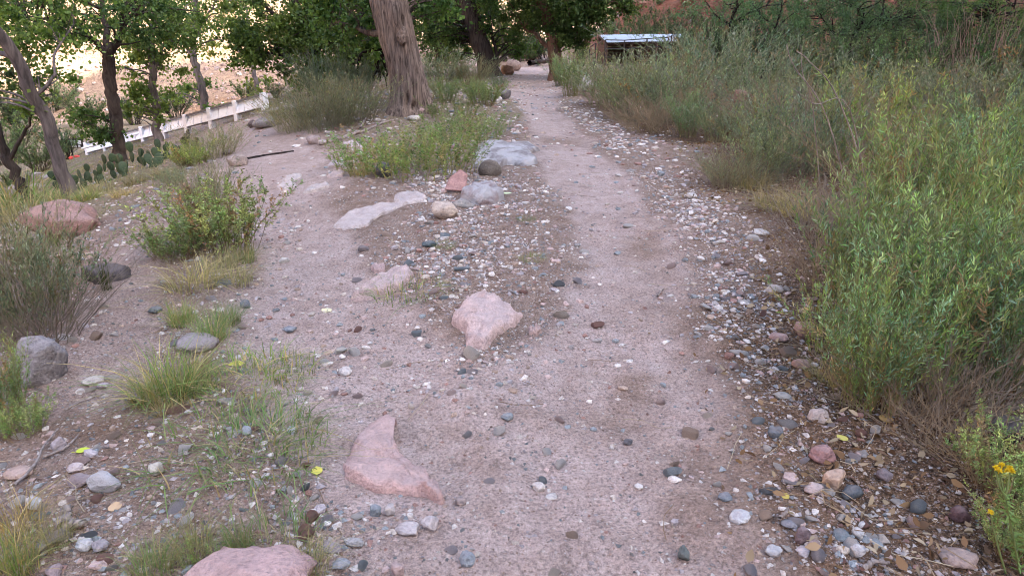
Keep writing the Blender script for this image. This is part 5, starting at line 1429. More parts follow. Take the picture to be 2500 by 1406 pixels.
stick([(160, 1300), (165, 1278), (172, 1255)], 28, "upright arm of weathered driftwood near the bottom left", seed=13, lift=0.03, sides=8, name="wood_chunk", cat="wood")
stick([(165, 1290), (190, 1290), (210, 1288)], 24, "lying arm of weathered driftwood near the bottom left", seed=14, lift=0.02, sides=8, name="wood_chunk", cat="wood")
stick([(588, 392), (650, 380), (718, 370)], 9, jit=0.05, label="dark timber step set across the left trail", seed=15, lift=0.0, name="trail_step", mat="blackwood", sides=8, cat="timber")

# arching dead stalks over the thicket
def stalk_arch(pts_px, Ys, w, label, seed):
    pts = [at(x, y, Y) for (x, y), Y in zip(pts_px, Ys)]
    g = hz(pts[0][0], pts[0][1]); pts[0] = np.array([pts[0][0], pts[0][1], g])
    c = bez(pts, 16); rad = 0.6*w/2/FPX*depth(c[5])*np.linspace(1.3, 0.6, 16)
    b = MB(); o0 = c[0].copy(); v, q = tube(c-o0, rad, 5); b.add(v, q)
    o = link("dead_stalk", b.mesh("dead_stalk", M["deadwood"])); o.location = o0
    tag(o, label, "stalk", "bleached stalks arching over the thicket")
stalk_arch([(2120, 480), (2020, 290), (1940, 165), (1920, 110)], [5.0, 4.9, 4.8, 4.8], 5, "tallest bleached stalk arching left over the thicket", 1)
stalk_arch([(2180, 500), (2050, 250), (1975, 150), (1945, 125)], [5.2, 5.0, 4.9, 4.9], 5, "bleached stalk arching right behind the tallest one", 2)
stalk_arch([(2040, 350), (1985, 265), (1960, 180), (1955, 110)], [5.6, 5.4, 5.3, 5.3], 4, "thin bleached stalk standing straightest of the arching ones", 3)
stalk_arch([(2190, 330), (2075, 270), (1990, 255), (1935, 215)], [5.0, 4.8, 4.7, 4.6], 4, "bleached stalk lying almost level across the thicket", 4)
# ================================================================== TREES
def crown_leaves(b, centres, radii, per, size, cols, rng, asp=0.85, squash=0.75):
    n = len(centres)
    idx = np.repeat(np.arange(n), per)
    d = rng.normal(0, 1, (len(idx), 3)); d = unit(d)*np.abs(rng.normal(0.0, 0.62, (len(idx), 1)))
    pos = centres[idx] + d*radii[idx][:, None]*np.array([1, 1, squash])
    dirs = rng.normal(0, 1, (len(idx), 3)) + np.array([0, 0, -0.55])
    L = size*rng.uniform(0.6, 1.25, len(idx))
    v, q, k = leaves(pos, dirs, L, L*asp, rng, fold=0.1)
    cc = np.asarray(cols)[rng.integers(0, len(cols), n)]
    c = cc[idx]*rng.uniform(0.65, 1.35, (len(idx), 1))
    b.add(v, q, np.repeat(c, k, 0))

LEAFC = [(0.075, 0.13, 0.04), (0.105, 0.165, 0.052), (0.135, 0.20, 0.062), (0.06, 0.105, 0.036)]
LIGHTC = [(0.14, 0.21, 0.07), (0.18, 0.25, 0.085), (0.115, 0.175, 0.06)]

def tree(trunk_pts, radii, limbs, crowns, label, mat, seed, leaf=0.085, cols=LEAFC, per=95, name="cottonwood_tree", sides=12, nbranch=0.8, leaf_asp=0.85, cat="tree", extra=None, trunk_mesh=None, thin=0.68):
    """trunk through points, main limbs (point lists), crown blobs: list of (centre, radius xyz, clusters)"""
    rng = np.random.default_rng(seed)
    o0 = np.array(trunk_pts[0], float)
    root = empty(name, o0)
    tag(root, label, cat)
    if trunk_mesh is None:
        c = bez(np.array(trunk_pts)-o0, 22); rr = np.interp(np.linspace(0, 1, 22), np.linspace(0, 1, len(radii)), radii)
        rr[0] *= 1.45; rr[1] *= 1.15
        c[0, 2] -= 0.15
        c[1:-1] += rng.normal(0, 0.02, (20, 3))
        v, q = tube(c, rr, sides)
        v = v + 0.10*rr.mean()*unit(rng.normal(size=v.shape))*0.4
        b = MB(); b.add(v, q); link("trunk", b.mesh("trunk", M[mat]), root)
        spine = c + o0
    else:
        link("trunk", trunk_mesh, root); spine = bez(np.array(trunk_pts), 22)
    skel = [(spine, np.interp(np.linspace(0, 1, len(spine)), np.linspace(0, 1, len(radii)), radii))]
    for lp, r0 in limbs:
        c = bez(np.array(lp), 14); rr = r0*np.linspace(1.0, 0.35, 14)
        c[2:-1] += rng.normal(0, r0*0.25, (11, 3))
        b = MB(); v, q = tube(c-o0, rr, 7); b.add(v, q)
        link("limb", b.mesh("limb", M[mat]), root); skel.append((c, rr))
    C = []; Rd = []
    for ctr, rad, ncl in crowns:
        u = unit(rng.normal(size=(ncl, 3)))*rng.uniform(0.25, 1.0, (ncl, 1))**0.55
        C.append(np.asarray(ctr)+u*np.asarray(rad)); Rd.append(rng.uniform(0.26, 0.62, ncl)*min(1.0, np.mean(rad)/1.6+0.25))
    if C:
        C = np.concatenate(C); Rd = np.concatenate(Rd)
        allp = np.concatenate([s for s, _ in skel]); allr = np.concatenate([r_ for _, r_ in skel])
        sel = rng.uniform(0, 1, len(C)) < nbranch
        P = []; RR = []
        for cpt in C[sel]:
            dd = np.linalg.norm(allp-cpt, axis=1) + 0.6*np.maximum(0, allp[:, 2]-cpt[2]+0.2)
            i = int(np.argmin(dd)); a = allp[i]; mid = (a+cpt)/2 + np.array([0, 0, 0.12*np.linalg.norm(cpt-a)]) + rng.normal(0, 0.08, 3)
            P.append(bez([a, mid, cpt], 6)); r0 = min(allr[i]*0.5, 0.012+0.012*np.linalg.norm(cpt-a)); RR.append(r0*np.linspace(1, 0.3, 6))
        if P:
            b = MB(); v, q = tubes(np.array(P)-o0, np.array(RR), 4); b.add(v, q)
            tag(link("branches", b.mesh("branches", M[mat]), root), kind="stuff")
        keep = rng.uniform(0, 1, len(C)) < thin; C, Rd = C[keep], Rd[keep]
        b = MB(); crown_leaves(b, C-o0, Rd, per, leaf, cols, rng, leaf_asp)
        link("crown", b.mesh("crown", M["leaf"]), root)
    return root

def W(px, py, Y): return at(px, py, Y)
def foot(px, py):
    p = G(px, py); return p
def rad_px(w, p): return w/2/FPX*depth(p)

M["bark_grey"] = bark_mat("dull_grey_bark", (0.07, 0.062, 0.064), (0.19, 0.165, 0.165), 16, 2.0, 0.012)
# ---- leaning grey tree at the left
p0 = foot(172, 484); Y = p0[1]
tp = [p0, W(140, 385, Y-0.1), W(112, 290, Y-0.2), W(88, 235, Y-0.3), W(35, 140, Y-0.5), W(-45, 20, Y-0.8), W(-110, -150, Y-1.0), W(-140, -400, Y-1)]
r0 = rad_px(30, p0)
tree(tp, [r0*1.0, r0*0.95, r0*0.95, r0*0.9, r0*0.85, r0*0.75, r0*0.6, r0*0.35],
     [([tp[3], W(130, 190, Y-0.2), W(135, 130, Y), W(180, 60, Y+0.5)], r0*0.3), ([tp[4], W(-60, 110, Y-0.4), W(-160, 0, Y)], r0*0.4), ([tp[5], W(60, -60, Y), W(200, -180, Y+0.6)], r0*0.45)],
     [(W(-60, -60, Y), (2.2, 2.0, 1.0), 36), (W(60, 40, Y+0.2), (0.9, 0.8, 0.45), 16), (W(-40, -420, Y), (3.0, 2.6, 2.2), 30), (W(135, 180, Y), (0.28, 0.3, 0.35), 4), (W(40, 225, Y), (0.5, 0.5, 0.35), 7)],
     "leaning grey trunked tree above the brick red boulder", "bark_grey", 11, leaf=0.06, per=120)
ROCKS["leaning grey tree"] = (p0[0], p0[1])
# ---- thin dark tree at the left edge
p0 = foot(78, 497); Y = p0[1]; r0 = rad_px(26, p0)
tree([p0, W(45, 440, Y), W(18, 390, Y), W(2, 340, Y), W(-60, 200, Y), W(-100, 0, Y)], [r0, r0*.9, r0*.85, r0*.7, r0*.6, r0*.4],
     [([W(22, 395, Y), W(50, 340, Y), W(72, 300, Y), W(80, 250, Y)], r0*0.4)], [(W(-80, 120, Y), (0.9, 0.9, 0.9), 20), (W(60, 225, Y), (0.45, 0.5, 0.4), 9), (W(-60, -300, Y), (1.5, 1.5, 1.5), 20)],
     "thin dark forked tree at the left edge beside the leaning one", "bark_dark", 12, leaf=0.06)
# ---- forked cottonwood behind the cactus
p0 = foot(292, 398); Y = p0[1]; r0 = rad_px(32, p0)
tp = [p0, W(285, 330, Y), W(275, 250, Y), W(265, 180, Y), W(262, 135, Y)]
tree(tp, [r0, r0*.9, r0*.85, r0*.85, r0*.8],
     [([tp[4], W(235, 105, Y), W(200, 85, Y-.3), W(150, 78, Y-.6), W(60, 40, Y-1)], r0*0.55), ([tp[4], W(290, 105, Y), W(302, 55, Y+.2), W(315, -20, Y+.5), W(330, -250, Y+.5)], r0*0.6), ([tp[4], W(258, 60, Y+.5), W(240, -60, Y+1), W(230, -300, Y+1)], r0*0.5)],
     [(W(190, 20, Y), (2.6, 1.8, 0.75), 60), (W(285, 10, Y), (1.6, 1.6, 0.9), 40), (W(240, -330, Y), (3.4, 3, 2.8), 36), (W(110, 60, Y-.5), (1.0, 0.9, 0.55), 18), (W(228, 265, Y), (0.42, 0.5, 0.65), 10), (W(245, 330, Y), (0.4, 0.4, 0.35), 7), (W(200, 90, Y), (0.5, 0.5, 0.4), 7)],
     "dark forked cottonwood growing behind the prickly pears", "bark_dark", 13, per=110, leaf=0.07)
ROCKS["forked cottonwood"] = (p0[0], p0[1])
# ---- leafy tree right of it
p0 = foot(388, 348); Y = p0[1]; r0 = rad_px(20, p0)
tp = [p0, W(382, 280, Y), W(374, 180, Y), W(370, 90, Y), W(385, -40, Y), W(390, -300, Y)]
tree(tp, [r0, r0*.9, r0*.8, r0*.7, r0*.6, r0*.3], [([tp[2], W(395, 120, Y), W(430, 40, Y)], r0*.4), ([tp[2], W(345, 140, Y), W(320, 60, Y)], r0*.4)],
     [(W(350, 170, Y), (0.75, 0.8, 0.85), 26), (W(385, 90, Y), (1.0, 1.0, 0.9), 34), (W(350, 20, Y), (1.2, 1.1, 0.8), 30), (W(345, 240, Y), (0.5, 0.5, 0.55), 12), (W(390, -260, Y), (2.6, 2.4, 2.4), 24), (W(440, 40, Y), (0.9, 0.9, 0.7), 18), (W(372, 285, Y), (0.35, 0.35, 0.25), 5)],
     "slim tree thick with bright leaves between the forked cottonwood and the pale one", "bark_pale", 14, cols=LEAFC[1:3]+LIGHTC)
# ---- pale slender tree in front of the fence
p0 = foot(508, 302); Y = p0[1]; r0 = rad_px(22, p0)
tp = [p0, W(497, 245, Y), W(486, 190, Y), W(472, 140, Y), W(470, 100, Y), W(478, 0, Y), W(480, -260, Y)]
tree(tp, [r0, r0*.85, r0*.8, r0*.75, r0*.6, r0*.5, r0*.25], [([tp[3], W(452, 110, Y), W(440, 70, Y), W(420, 20, Y)], r0*.45), ([tp[4], W(500, 50, Y), W(530, 0, Y)], r0*.4)],
     [(W(465, 20, Y), (1.9, 1.5, 1.0), 44), (W(440, 75, Y), (0.6, 0.6, 0.45), 9), (W(480, -260, Y), (2.8, 2.6, 2.4), 22), (W(450, 215, Y), (0.75, 0.6, 0.5), 13), (W(545, 10, Y), (0.7, 0.7, 0.4), 9), (W(520, 270, Y), (0.4, 0.4, 0.25), 6)],
     "slender pale trunked tree standing before the white fence", "bark_pale", 15, cols=LIGHTC+LEAFC[1:2], per=80)
ROCKS["slender pale tree"] = (p0[0], p0[1])
# ---- far pale sapling
p0 = foot(633, 246); Y = p0[1]; r0 = rad_px(14, p0)
tp = [p0, W(625, 200, Y), W(615, 150, Y), W(612, 100, Y), W(600, 0, Y)]
tree(tp, [r0, r0*.8, r0*.7, r0*.55, r0*.3], [([tp[2], W(590, 130, Y), W(560, 110, Y)], r0*.4), ([tp[2], W(635, 120, Y), W(640, 80, Y)], r0*.4)],
     [(W(565, 105, Y), (1.2, 1.2, 0.9), 16), (W(600, 40, Y), (1.6, 1.4, 0.9), 16), (W(630, 215, Y), (0.5, 0.5, 0.7), 8), (W(600, -160, Y), (2.2, 2, 2), 24)],
     "far pale sapling beyond the right end of the white fence", "bark_pale", 16, cols=[(0.16, 0.20, 0.05), (0.13, 0.18, 0.05)], per=70, leaf=0.12)
# ---- dense dark tree left of the big cottonwood
p0 = foot(772, 235); Y = p0[1]; r0 = rad_px(34, p0)
tp = [p0, W(765, 180, Y), W(752, 120, Y), W(735, 50, Y), W(720, -20, Y), W(700, -300, Y)]
tree(tp, [r0, r0*.9, r0*.85, r0*.7, r0*.6, r0*.3], [([tp[1], W(770, 120, Y), W(765, 40, Y), W(762, -60, Y)], r0*.55), ([tp[2], W(690, 60, Y), W(640, 10, Y)], r0*.45), ([tp[1], W(720, 150, Y), W(660, 130, Y), W(610, 120, Y)], r0*.25)],
     [(W(690, 130, Y), (1.5, 1.4, 0.85), 62), (W(770, 110, Y), (1.1, 1.2, 1.3), 58), (W(690, 40, Y), (2.0, 1.6, 0.9), 56), (W(640, 90, Y), (0.9, 0.8, 0.6), 22), (W(790, 20, Y), (0.8, 1, 1.0), 30), (W(720, -260, Y), (3.8, 3.2, 3.0), 44)],
     "dense dark green tree with low drooping crown left of the big cottonwood", "bark_dark", 17, per=120)
ROCKS["dense dark tree"] = (p0[0], p0[1])

# ---- the big cottonwood
p0 = foot(1000, 272); Y = p0[1]; r0 = rad_px(118, p0)
tp = np.array([p0, W(996, 200, Y), W(980, 130, Y), W(962, 60, Y), W(948, 0, Y), W(925, -110, Y+.1), W(900, -300, Y+.2), W(880, -520, Y+.3)])
ns, nk = 84, 90
cl = bez(tp-p0, nk); tt = np.linspace(0, 1, nk)
hgt = cl[:, 2]
rr = np.interp(hgt, [0, 0.25, 0.7, 1.5, 2.3, 3.4, 5.5, 8], np.array([0.95, 0.80, 0.70, 0.74, 0.78, 0.70, 0.52, 0.35])*r0*0.93)
ang = np.arange(ns)*2*np.pi/ns
A, HGT = np.meshgrid(ang, hgt)
flare = np.exp(-HGT/0.28)
lob = 0.42*np.clip(np.cos(A*3+0.6)+0.5*np.cos(A*5+2.0)+0.1, 0, 2)
tw = A + 0.10*HGT
ridg = 1-np.abs(fbm(np.cos(tw)*4.6, np.sin(tw)*4.6, HGT*0.75, 3))*1.7
fine_ = fbm(np.cos(tw)*13, np.sin(tw)*13, HGT*1.6+9, 3)
RR = rr[:, None]*(1 + flare*lob*1.0 + 0.085*ridg + 0.045*fine_ + 0.05*fbm(np.cos(A)*1.3, np.sin(A)*1.3, HGT*0.8+3, 2))
# a hollow low on the front and a scar by the burl
front = -np.pi/2
def dent(a0, h0, sa, sh, d):
    da = np.angle(np.exp(1j*(A-a0)))
    return d*np.exp(-(da/sa)**2-((HGT-h0)/sh)**2)
RR = RR - r0*(dent(front+0.05, 0.26, 0.09, 0.10, 0.34) + dent(front+0.42, 0.16, 0.16, 0.06, 0.30) + dent(front+0.66, 1.52, 0.14, 0.16, 0.16)) + r0*dent(front+0.40, 1.62, 0.34, 0.26, 0.20)
Vt = np.stack([cl[:, 0:1]+RR*np.cos(A), cl[:, 1:2]+RR*np.sin(A), cl[:, 2:3]+0*A - 0.1*flare], -1).reshape(-1, 3)
i = np.arange(nk*ns).reshape(nk, ns); i2 = np.roll(i, -1, 1)
q = np.stack([i[:-1], i2[:-1], i2[1:], i[1:]], -1).reshape(-1, 4)
b = MB(); b.add(Vt, q); big_me = b.mesh("trunk", M["bark_big"])
top = tp[-3]
big = tree([tuple(x) for x in tp], [r0*.9, r0*.75, r0*.75, r0*.8, r0*.75, r0*.7, r0*.5, r0*.35],
     [([tp[4], W(860, -40, Y+.3), W(780, -60, Y+.6), W(700, -120, Y+1)], r0*.35), ([tp[5], W(1020, -120, Y+.2), W(1120, -200, Y+.5)], r0*.4), ([tp[5], W(960, -300, Y-1.2), W(980, -500, Y-2)], r0*.35), ([tp[6], W(820, -420, Y+1), W(700, -600, Y+1.6)], r0*.3),
      ([W(955, 75, Y+.3), W(905, 82, Y+.5), W(860, 62, Y+.7), W(815, 55, Y+1.0)], r0*.16)],
     [(W(860, 40, Y+.9), (0.8, 0.6, 0.42), 26), (W(880, 105, Y+1.1), (0.5, 0.5, 0.3), 12), (W(850, -40, Y+.5), (1.0, 0.9, 0.5), 26), (W(1060, 15, Y+1.2), (0.6, 0.6, 0.35), 18), (W(1090, -60, Y+.6), (0.9, 0.8, 0.4), 18), (W(900, -620, Y), (4.6, 4.2, 3.0), 80)],
     "massive furrowed cottonwood trunk with a burl, left of the trail", "bark_big", 18, trunk_mesh=big_me, per=110, leaf=0.075)
ROCKS["big cottonwood"] = (p0[0], p0[1])
bv, bf = rock_verts(4, 77, 0.35, 0.2)
bv = bv*np.array([0.10, 0.10, 0.15]); ctr = W(988, 88, Y) - p0; ctr[1] -= r0*0.66
bm_ = MB(); bm_.add(bv+ctr, bf); link("burl", bm_.mesh("burl", M["bark_big"]), big)
# dead dark branch hanging left of the big trunk
rootb = empty("dead_branch", W(925, 205, Y+1.6)); bo = np.array(rootb.location); bo[2] = hz(bo[0], bo[1]); rootb.location = bo
def dead(parent, o0, pts, w, nm="limb", mat="blackwood"):
    D = depth(pts[0]); c = bez(pts, 12); v, qq = tube(c-o0, w/2/FPX*D*np.linspace(1.1, 0.6, 12), 6); bb = MB(); bb.add(v, qq); link(nm, bb.mesh(nm, M[mat]), parent)
YY = Y+1.6
dead(rootb, bo, [W(955, 118, YY), W(915, 122, YY), W(885, 130, YY), W(876, 150, YY), W(874, 185, YY), W(884, 225, YY)], 9)
dead(rootb, bo, [W(942, 120, YY), W(930, 140, YY), W(920, 155, YY), W(926, 175, YY), W(927, 198, YY)], 12)
dead(rootb, bo, [W(932, 142, YY), W(940, 160, YY), W(945, 178, YY), W(941, 200, YY)], 8)
dead(rootb, bo, [W(926, 172, YY), W(915, 180, YY), W(909, 195, YY)], 6)
dead(rootb, bo, [W(935, 180, YY), W(942, 195, YY), W(945, 215, YY)], 5)
tag(rootb, "bent black dead branch hanging beside the big cottonwood's trunk", "branch")
stick([(855, 220), (880, 215), (905, 218), (935, 212)], 7, "low dark fallen bough behind the brush left of the big cottonwood", mat="bark_dark", lift=0.25, seed=31)

# ---- dark leaning tree by the trail
p0 = foot(1198, 188); Y = p0[1]; r0 = rad_px(48, p0)
tp = [p0, W(1180, 130, Y), W(1162, 80, Y), W(1148, 30, Y), W(1138, -30, Y), W(1130, -300, Y)]
tree(tp, [r0, r0*.92, r0*.9, r0*.9, r0*.85, r0*.5], [([tp[3], W(1120, 15, Y), W(1090, -20, Y)], r0*.4), ([tp[4], W(1230, -10, Y), W(1290, 20, Y+.5), W(1320, 70, Y+.8)], r0*.3), ([p0, W(1215, 150, Y), W(1205, 110, Y+.1), W(1195, 60, Y+.2)], r0*.26)],
     [(W(1075, 40, Y+.5), (1.5, 1.4, 0.9), 50), (W(1240, 40, Y+1), (2.0, 1.8, 0.9), 66), (W(1245, 105, Y+1.5), (1.0, 1.0, 0.5), 22), (W(1180, -40, Y), (3.0, 2.6, 0.9), 60), (W(1150, -320, Y), (4.5, 4, 3), 50), (np.array([0.4, 21.0, 5.2]), (3.2, 4.5, 1.5), 70), (W(1095, 110, Y+.6), (0.8, 0.7, 0.5), 18)],  # the blob over the trail is unseen, added to shade its far end
     "dark trunked tree leaning left at the far trail's left side", "bark_dark", 19, per=120, thin=1.0)
ROCKS["dark leaning tree"] = (p0[0], p0[1])
# ---- brown trunk right of the trail
p0 = foot(1362, 196); Y = p0[1]; r0 = rad_px(40, p0)
tp = [p0, W(1357, 150, Y), W(1352, 105, Y), W(1340, 60, Y), W(1328, 10, Y), W(1318, -60, Y), W(1300, -320, Y)]
tree(tp, [r0, r0*.85, r0*.8, r0*.75, r0*.7, r0*.6, r0*.35], [([tp[2], W(1375, 70, Y), W(1390, 20, Y), W(1400, -60, Y)], r0*.6), ([tp[2], W(1330, 110, Y), W(1310, 85, Y), W(1280, 70, Y)], r0*.35)],
     [(W(1400, 45, Y), (0.95, 0.9, 0.85), 50), (W(1440, 20, Y), (0.9, 0.9, 0.5), 26), (W(1300, 20, Y+.5), (1.2, 1.0, 0.7), 40), (W(1390, 100, Y+.3), (0.6, 0.6, 0.45), 18), (W(1340, -50, Y), (2.8, 2.4, 0.9), 50), (W(1320, -320, Y), (4, 3.6, 3), 44), (np.array([2.6, 25.0, 4.8]), (3.0, 4.5, 1.3), 60), (W(1480, 10, Y), (1.1, 0.9, 0.4), 22), (W(1540, -20, Y), (0.9, 0.8, 0.35), 14)],  # one more unseen blob above the trail, put in for its shade
     "brown forked tree at the far trail's right side", "bark_red", 20, per=120, thin=1.0)
ROCKS["brown forked tree"] = (p0[0], p0[1])
# ---- darker trees behind
for (bx, by, tx, w, lb, sd, cr) in [
        (1075, 165, 1068, 34, "black trunk standing in the shade between the cottonwood and the leaning tree", 21, [(1060, 60, 1.8, 60), (1100, 120, 1.2, 26), (1040, -20, 2.4, 50)]),
        (1232, 150, 1212, 12, "thin dark tree curving behind the orange tan boulder", 22, [(1210, 60, 1.6, 34), (1180, -20, 2.0, 30)]),
        (1312, 140, 1300, 16, "thin dark tree at the far bend of the trail", 23, [(1290, 80, 1.5, 30), (1310, 10, 2.4, 44)]),
        (860, 215, 842, 26, "grey tree beyond the brush left of the big cottonwood", 24, [(850, 90, 1.6, 46), (830, 10, 2.2, 50), (905, 150, 0.9, 16)])]:
    p0 = foot(bx, by); Y = p0[1]; r0 = rad_px(w, p0); mid = W((bx+tx)/2+4, by-60, Y); k_ = Y/20.0
    tree([p0, mid, W(tx, by-120, Y), W(tx-6, -40, Y), W(tx-10, -300, Y)], [r0, r0*.9, r0*.8, r0*.6, r0*.3], [([mid, W(tx+30, by-110, Y), W(tx+50, -10, Y)], r0*.45)],
         [(W(cx, cy, Y), (rx*k_*.7, rx*k_*.6, rx*k_*.4), int(n_)) for cx, cy, rx, n_ in cr] + [(W(tx, -260, Y), (3*k_, 3*k_, 2.4*k_), 44)], lb, "bark_dark", sd, per=110, leaf=0.10, thin=1.0)

# ---- right background: mesquite trees with black twisted trunks
def mesq(px, py, pts, w, crowns, lb, sd, cols, per=80, leaf=0.07, Y=19.0):
    q0 = at(px, py, Y); p0 = np.array([q0[0], Y, hz(q0[0], Y)]); r0 = rad_px(w, p0)
    tp = [p0] + [W(x, y, Y) for x, y in pts]
    tree(tp, list(np.linspace(r0, r0*.4, len(tp))), [([tp[1], W(px+35, py-75, Y), W(px+80, py-95, Y)], r0*.5), ([tp[1], W(px-40, py-70, Y), W(px-70, py-110, Y)], r0*.5)],
         [(W(cx, cy, Y), (rx, ry, rz_), n_) for cx, cy, rx, ry, rz_, n_ in crowns], lb, "blackwood", sd, per=per, leaf=leaf, cols=cols, name="mesquite_tree", leaf_asp=0.3)
DUSK = [(0.095, 0.155, 0.075), (0.12, 0.19, 0.095), (0.075, 0.125, 0.065)]
mesq(2075, 150, [(2085, 90), (2110, 45), (2090, 10), (2080, -120)], 15, [(2080, 20, 1.5, 1.2, .6, 54), (2180, 50, 1.6, 1.2, .55, 50), (1990, 60, 1.0, 1.0, .4, 24), (2130, -150, 2.6, 2.2, 1.5, 60)], "black twisted tree at upper right with blue green leaves", 41, DUSK, 120)
mesq(2135, 140, [(2130, 100), (2145, 60), (2160, 0), (2170, -100)], 8, [(2230, 30, 1.5, 1.2, .6, 44), (2170, 80, 0.9, 0.9, .35, 18), (2200, -120, 2.2, 2, 1.2, 40)], "thin black tree right of the twisted one", 42, DUSK, 120)
mesq(1790, 110, [(1785, 60), (1800, 10), (1770, -60), (1760, -160)], 10, [(1860, 10, 1.6, 1.4, .5, 40), (1720, 25, 0.8, 0.8, .4, 14), (1800, -120, 3, 2.6, 1.2, 50)], "bare black branched tree right of the shed", 43, DUSK, 80)
mesq(1900, 110, [(1895, 70), (1910, 20), (1900, -60), (1890, -200)], 6, [(1950, 25, 1.6, 1.4, .7, 44), (1880, 5, 1.2, 1.2, .5, 24), (1930, -140, 2.6, 2.4, 1.3, 44)], "feathery green tree left of the black twisted one", 44, DUSK, 110)
mesq(2420, 230, [(2425, 150), (2410, 80), (2430, 0), (2440, -150)], 12, [(2400, 60, 1.5, 1.3, .9, 70), (2310, 20, 1.0, 1.0, .45, 34), (2460, 130, 0.9, 0.9, .6, 34), (2470, 20, 1.2, 1.2, .8, 44), (2400, -180, 2.6, 2.4, 1.6, 60)], "bright green feathery tree in the upper right corner", 45, [(0.09, 0.155, 0.045), (0.12, 0.19, 0.055), (0.07, 0.12, 0.04)], 130)
mesq(2480, 250, [(2490, 180), (2475, 120), (2480, 0)], 9, [(2500, 80, 0.9, 0.9, .9, 34), (2520, -60, 1.8, 1.6, 1.2, 40)], "dark stemmed tree at the right edge below the bright green one", 46, DUSK, 110)

# ---- bushes closing the thicket's back
for k_, (px, py, hp, Yb, lb) in enumerate([
        (1710, 120, 120, 20, "dusty bush right of the shed under the bare black tree"), (1850, 130, 130, 18, "blue green bush left of the pale rock pile"), (1990, 150, 140, 17, "blue green bush right of the pale rock pile"),
        (2060, 160, 120, 15, "dark bush at the black twisted tree's foot"), (2160, 165, 150, 16, "broad dark bush right of the black twisted tree"), (2250, 170, 150, 15, "grey bush left of the dry reeds"),
        (2330, 150, 190, 18, "green bush behind the dry reeds"), (2440, 220, 220, 13, "tall green bush at the right edge"), (2390, 150, 170, 17, "bright bush between the reeds and the right edge"),
        (2490, 300, 230, 10, "bush cut by the right edge below the feathery tree"), (1930, 60, 90, 26, "far bush above the pale rock pile"), (2100, 60, 110, 24, "far bush behind the black twisted tree"),
        (2230, 70, 120, 24, "far bush behind the thin black tree"), (1780, 60, 80, 28, "far bush behind the bare black tree"), (1640, 60, 50, 45, "small bush on the red slope above the shed"), (1530, 60, 50, 48, "small bush on the red slope left above the shed")]):
    q0 = at(px, py, Yb); g_ = hz(q0[0], Yb); base = np.array([q0[0], Yb, g_])
    top = q0[2] + hp/FPX*depth(q0)*0.5
    s_ = max(0.5, (top-g_)/2.0)
    put("bush%d" % (k_ % 3), q0[0], Yb, s_, k_*1.3, "bush", lb, "bush", "bushes behind the right hand thicket", flat_z=1.0)
    KO = COL.objects[-1]

# ---- bushes across the creek, beyond the fence
GBUSH = "bushes beyond the white fence"
for k_, (px, py, hp, lb) in enumerate([
        (130, 300, 110, "pale green bush left of the forked cottonwood, beyond the fence"), (60, 330, 120, "green bush behind the thin dark tree"), (20, 400, 120, "dark green bush at the left edge beyond the leaning tree"),
        (215, 310, 80, "grey green bush behind the notice board"), (160, 390, 80, "low bush left of the notice board"), (430, 290, 80, "bright green bush between the slim and the slender tree"),
        (330, 305, 70, "yellow green bush left of the slim tree"), (480, 250, 60, "grey green bush above the fence's middle"), (560, 250, 60, "green bush behind the right half of the fence"),
        (600, 245, 50, "light green bush near the right end of the fence"), (675, 240, 36, "small bush right of the fence's end"), (400, 240, 50, "bluish bush on the scree above the fence"),
        (730, 225, 50, "green bush under the dense dark tree"), (255, 280, 60, "small bush beside the forked cottonwood's trunk"), (100, 420, 90, "grey bush between the leaning tree and the fence"), (40, 470, 60, "low grey green bush behind the leaning tree's foot")]):
    put_px("bush%d" % (k_ % 3), px, py, hp, lb, name="bush", category="bush", wide=1.3, group=GBUSH)
for k_, (px, py, hp, lb) in enumerate([(1290, 150, 34, "sunlit pale bush beyond the bend of the trail"), (1262, 152, 60, "dark bush closing the trail's bend at left"), (1330, 150, 70, "dark bush closing the trail's bend at right"), (1298, 146, 62, "dark bush in the middle of the trail's far bend"), (1250, 145, 26, "pale bush left beyond the bend of the trail"), (1420, 145, 30, "grey bush left of the shed's posts"), (980, 190, 40, "sunlit bush right behind the big trunk"), (900, 200, 40, "yellow green bush left behind the big trunk")]):
    put_px("bush%d" % (k_ % 3), px, py, hp, lb, name="bush", category="bush", wide=1.5)

# ---- prickly pears
v, f = ICO[3]
v = v*np.array([0.095, 0.018, 0.125]); v[:, 0] *= 0.62+0.42*(v[:, 2]/0.25+0.5); v[:, 2] += 0.118
b = MB(); b.add(v, f); 
def cactus_mat():
    m, nt, out = new_mat("cactus_pad")
    tc = nt.nodes.new("ShaderNodeTexCoord"); oi = nt.nodes.new("ShaderNodeObjectInfo")
    n1 = noise(nt, tc.outputs["Object"], 14, 4); vv = voro(nt, tc.outputs["Object"], 30)
    c = ramp(nt, n1.outputs["Fac"], [(0.3, (0.03, 0.055, 0.032)), (0.7, (0.06, 0.092, 0.05))])
    c = mix(nt, 1.0, c, ramp(nt, oi.outputs["Random"], [(0, (0.7, 0.75, 0.8)), (1, (1.25, 1.2, 1.05))]), 'MULTIPLY')
    c = mix(nt, ramp(nt, vv.outputs["Distance"], [(0.08, (0.8,)*3), (0.14, (0, 0, 0))]), c, (0.30, 0.25, 0.15))
    pbsdf(nt, out, c, 0.6, 0.3, n1.outputs["Fac"], 0.3, 0.01)
    return m
M["cactus"] = cactus_mat(); PAD = b.mesh("pad", M["cactus"])
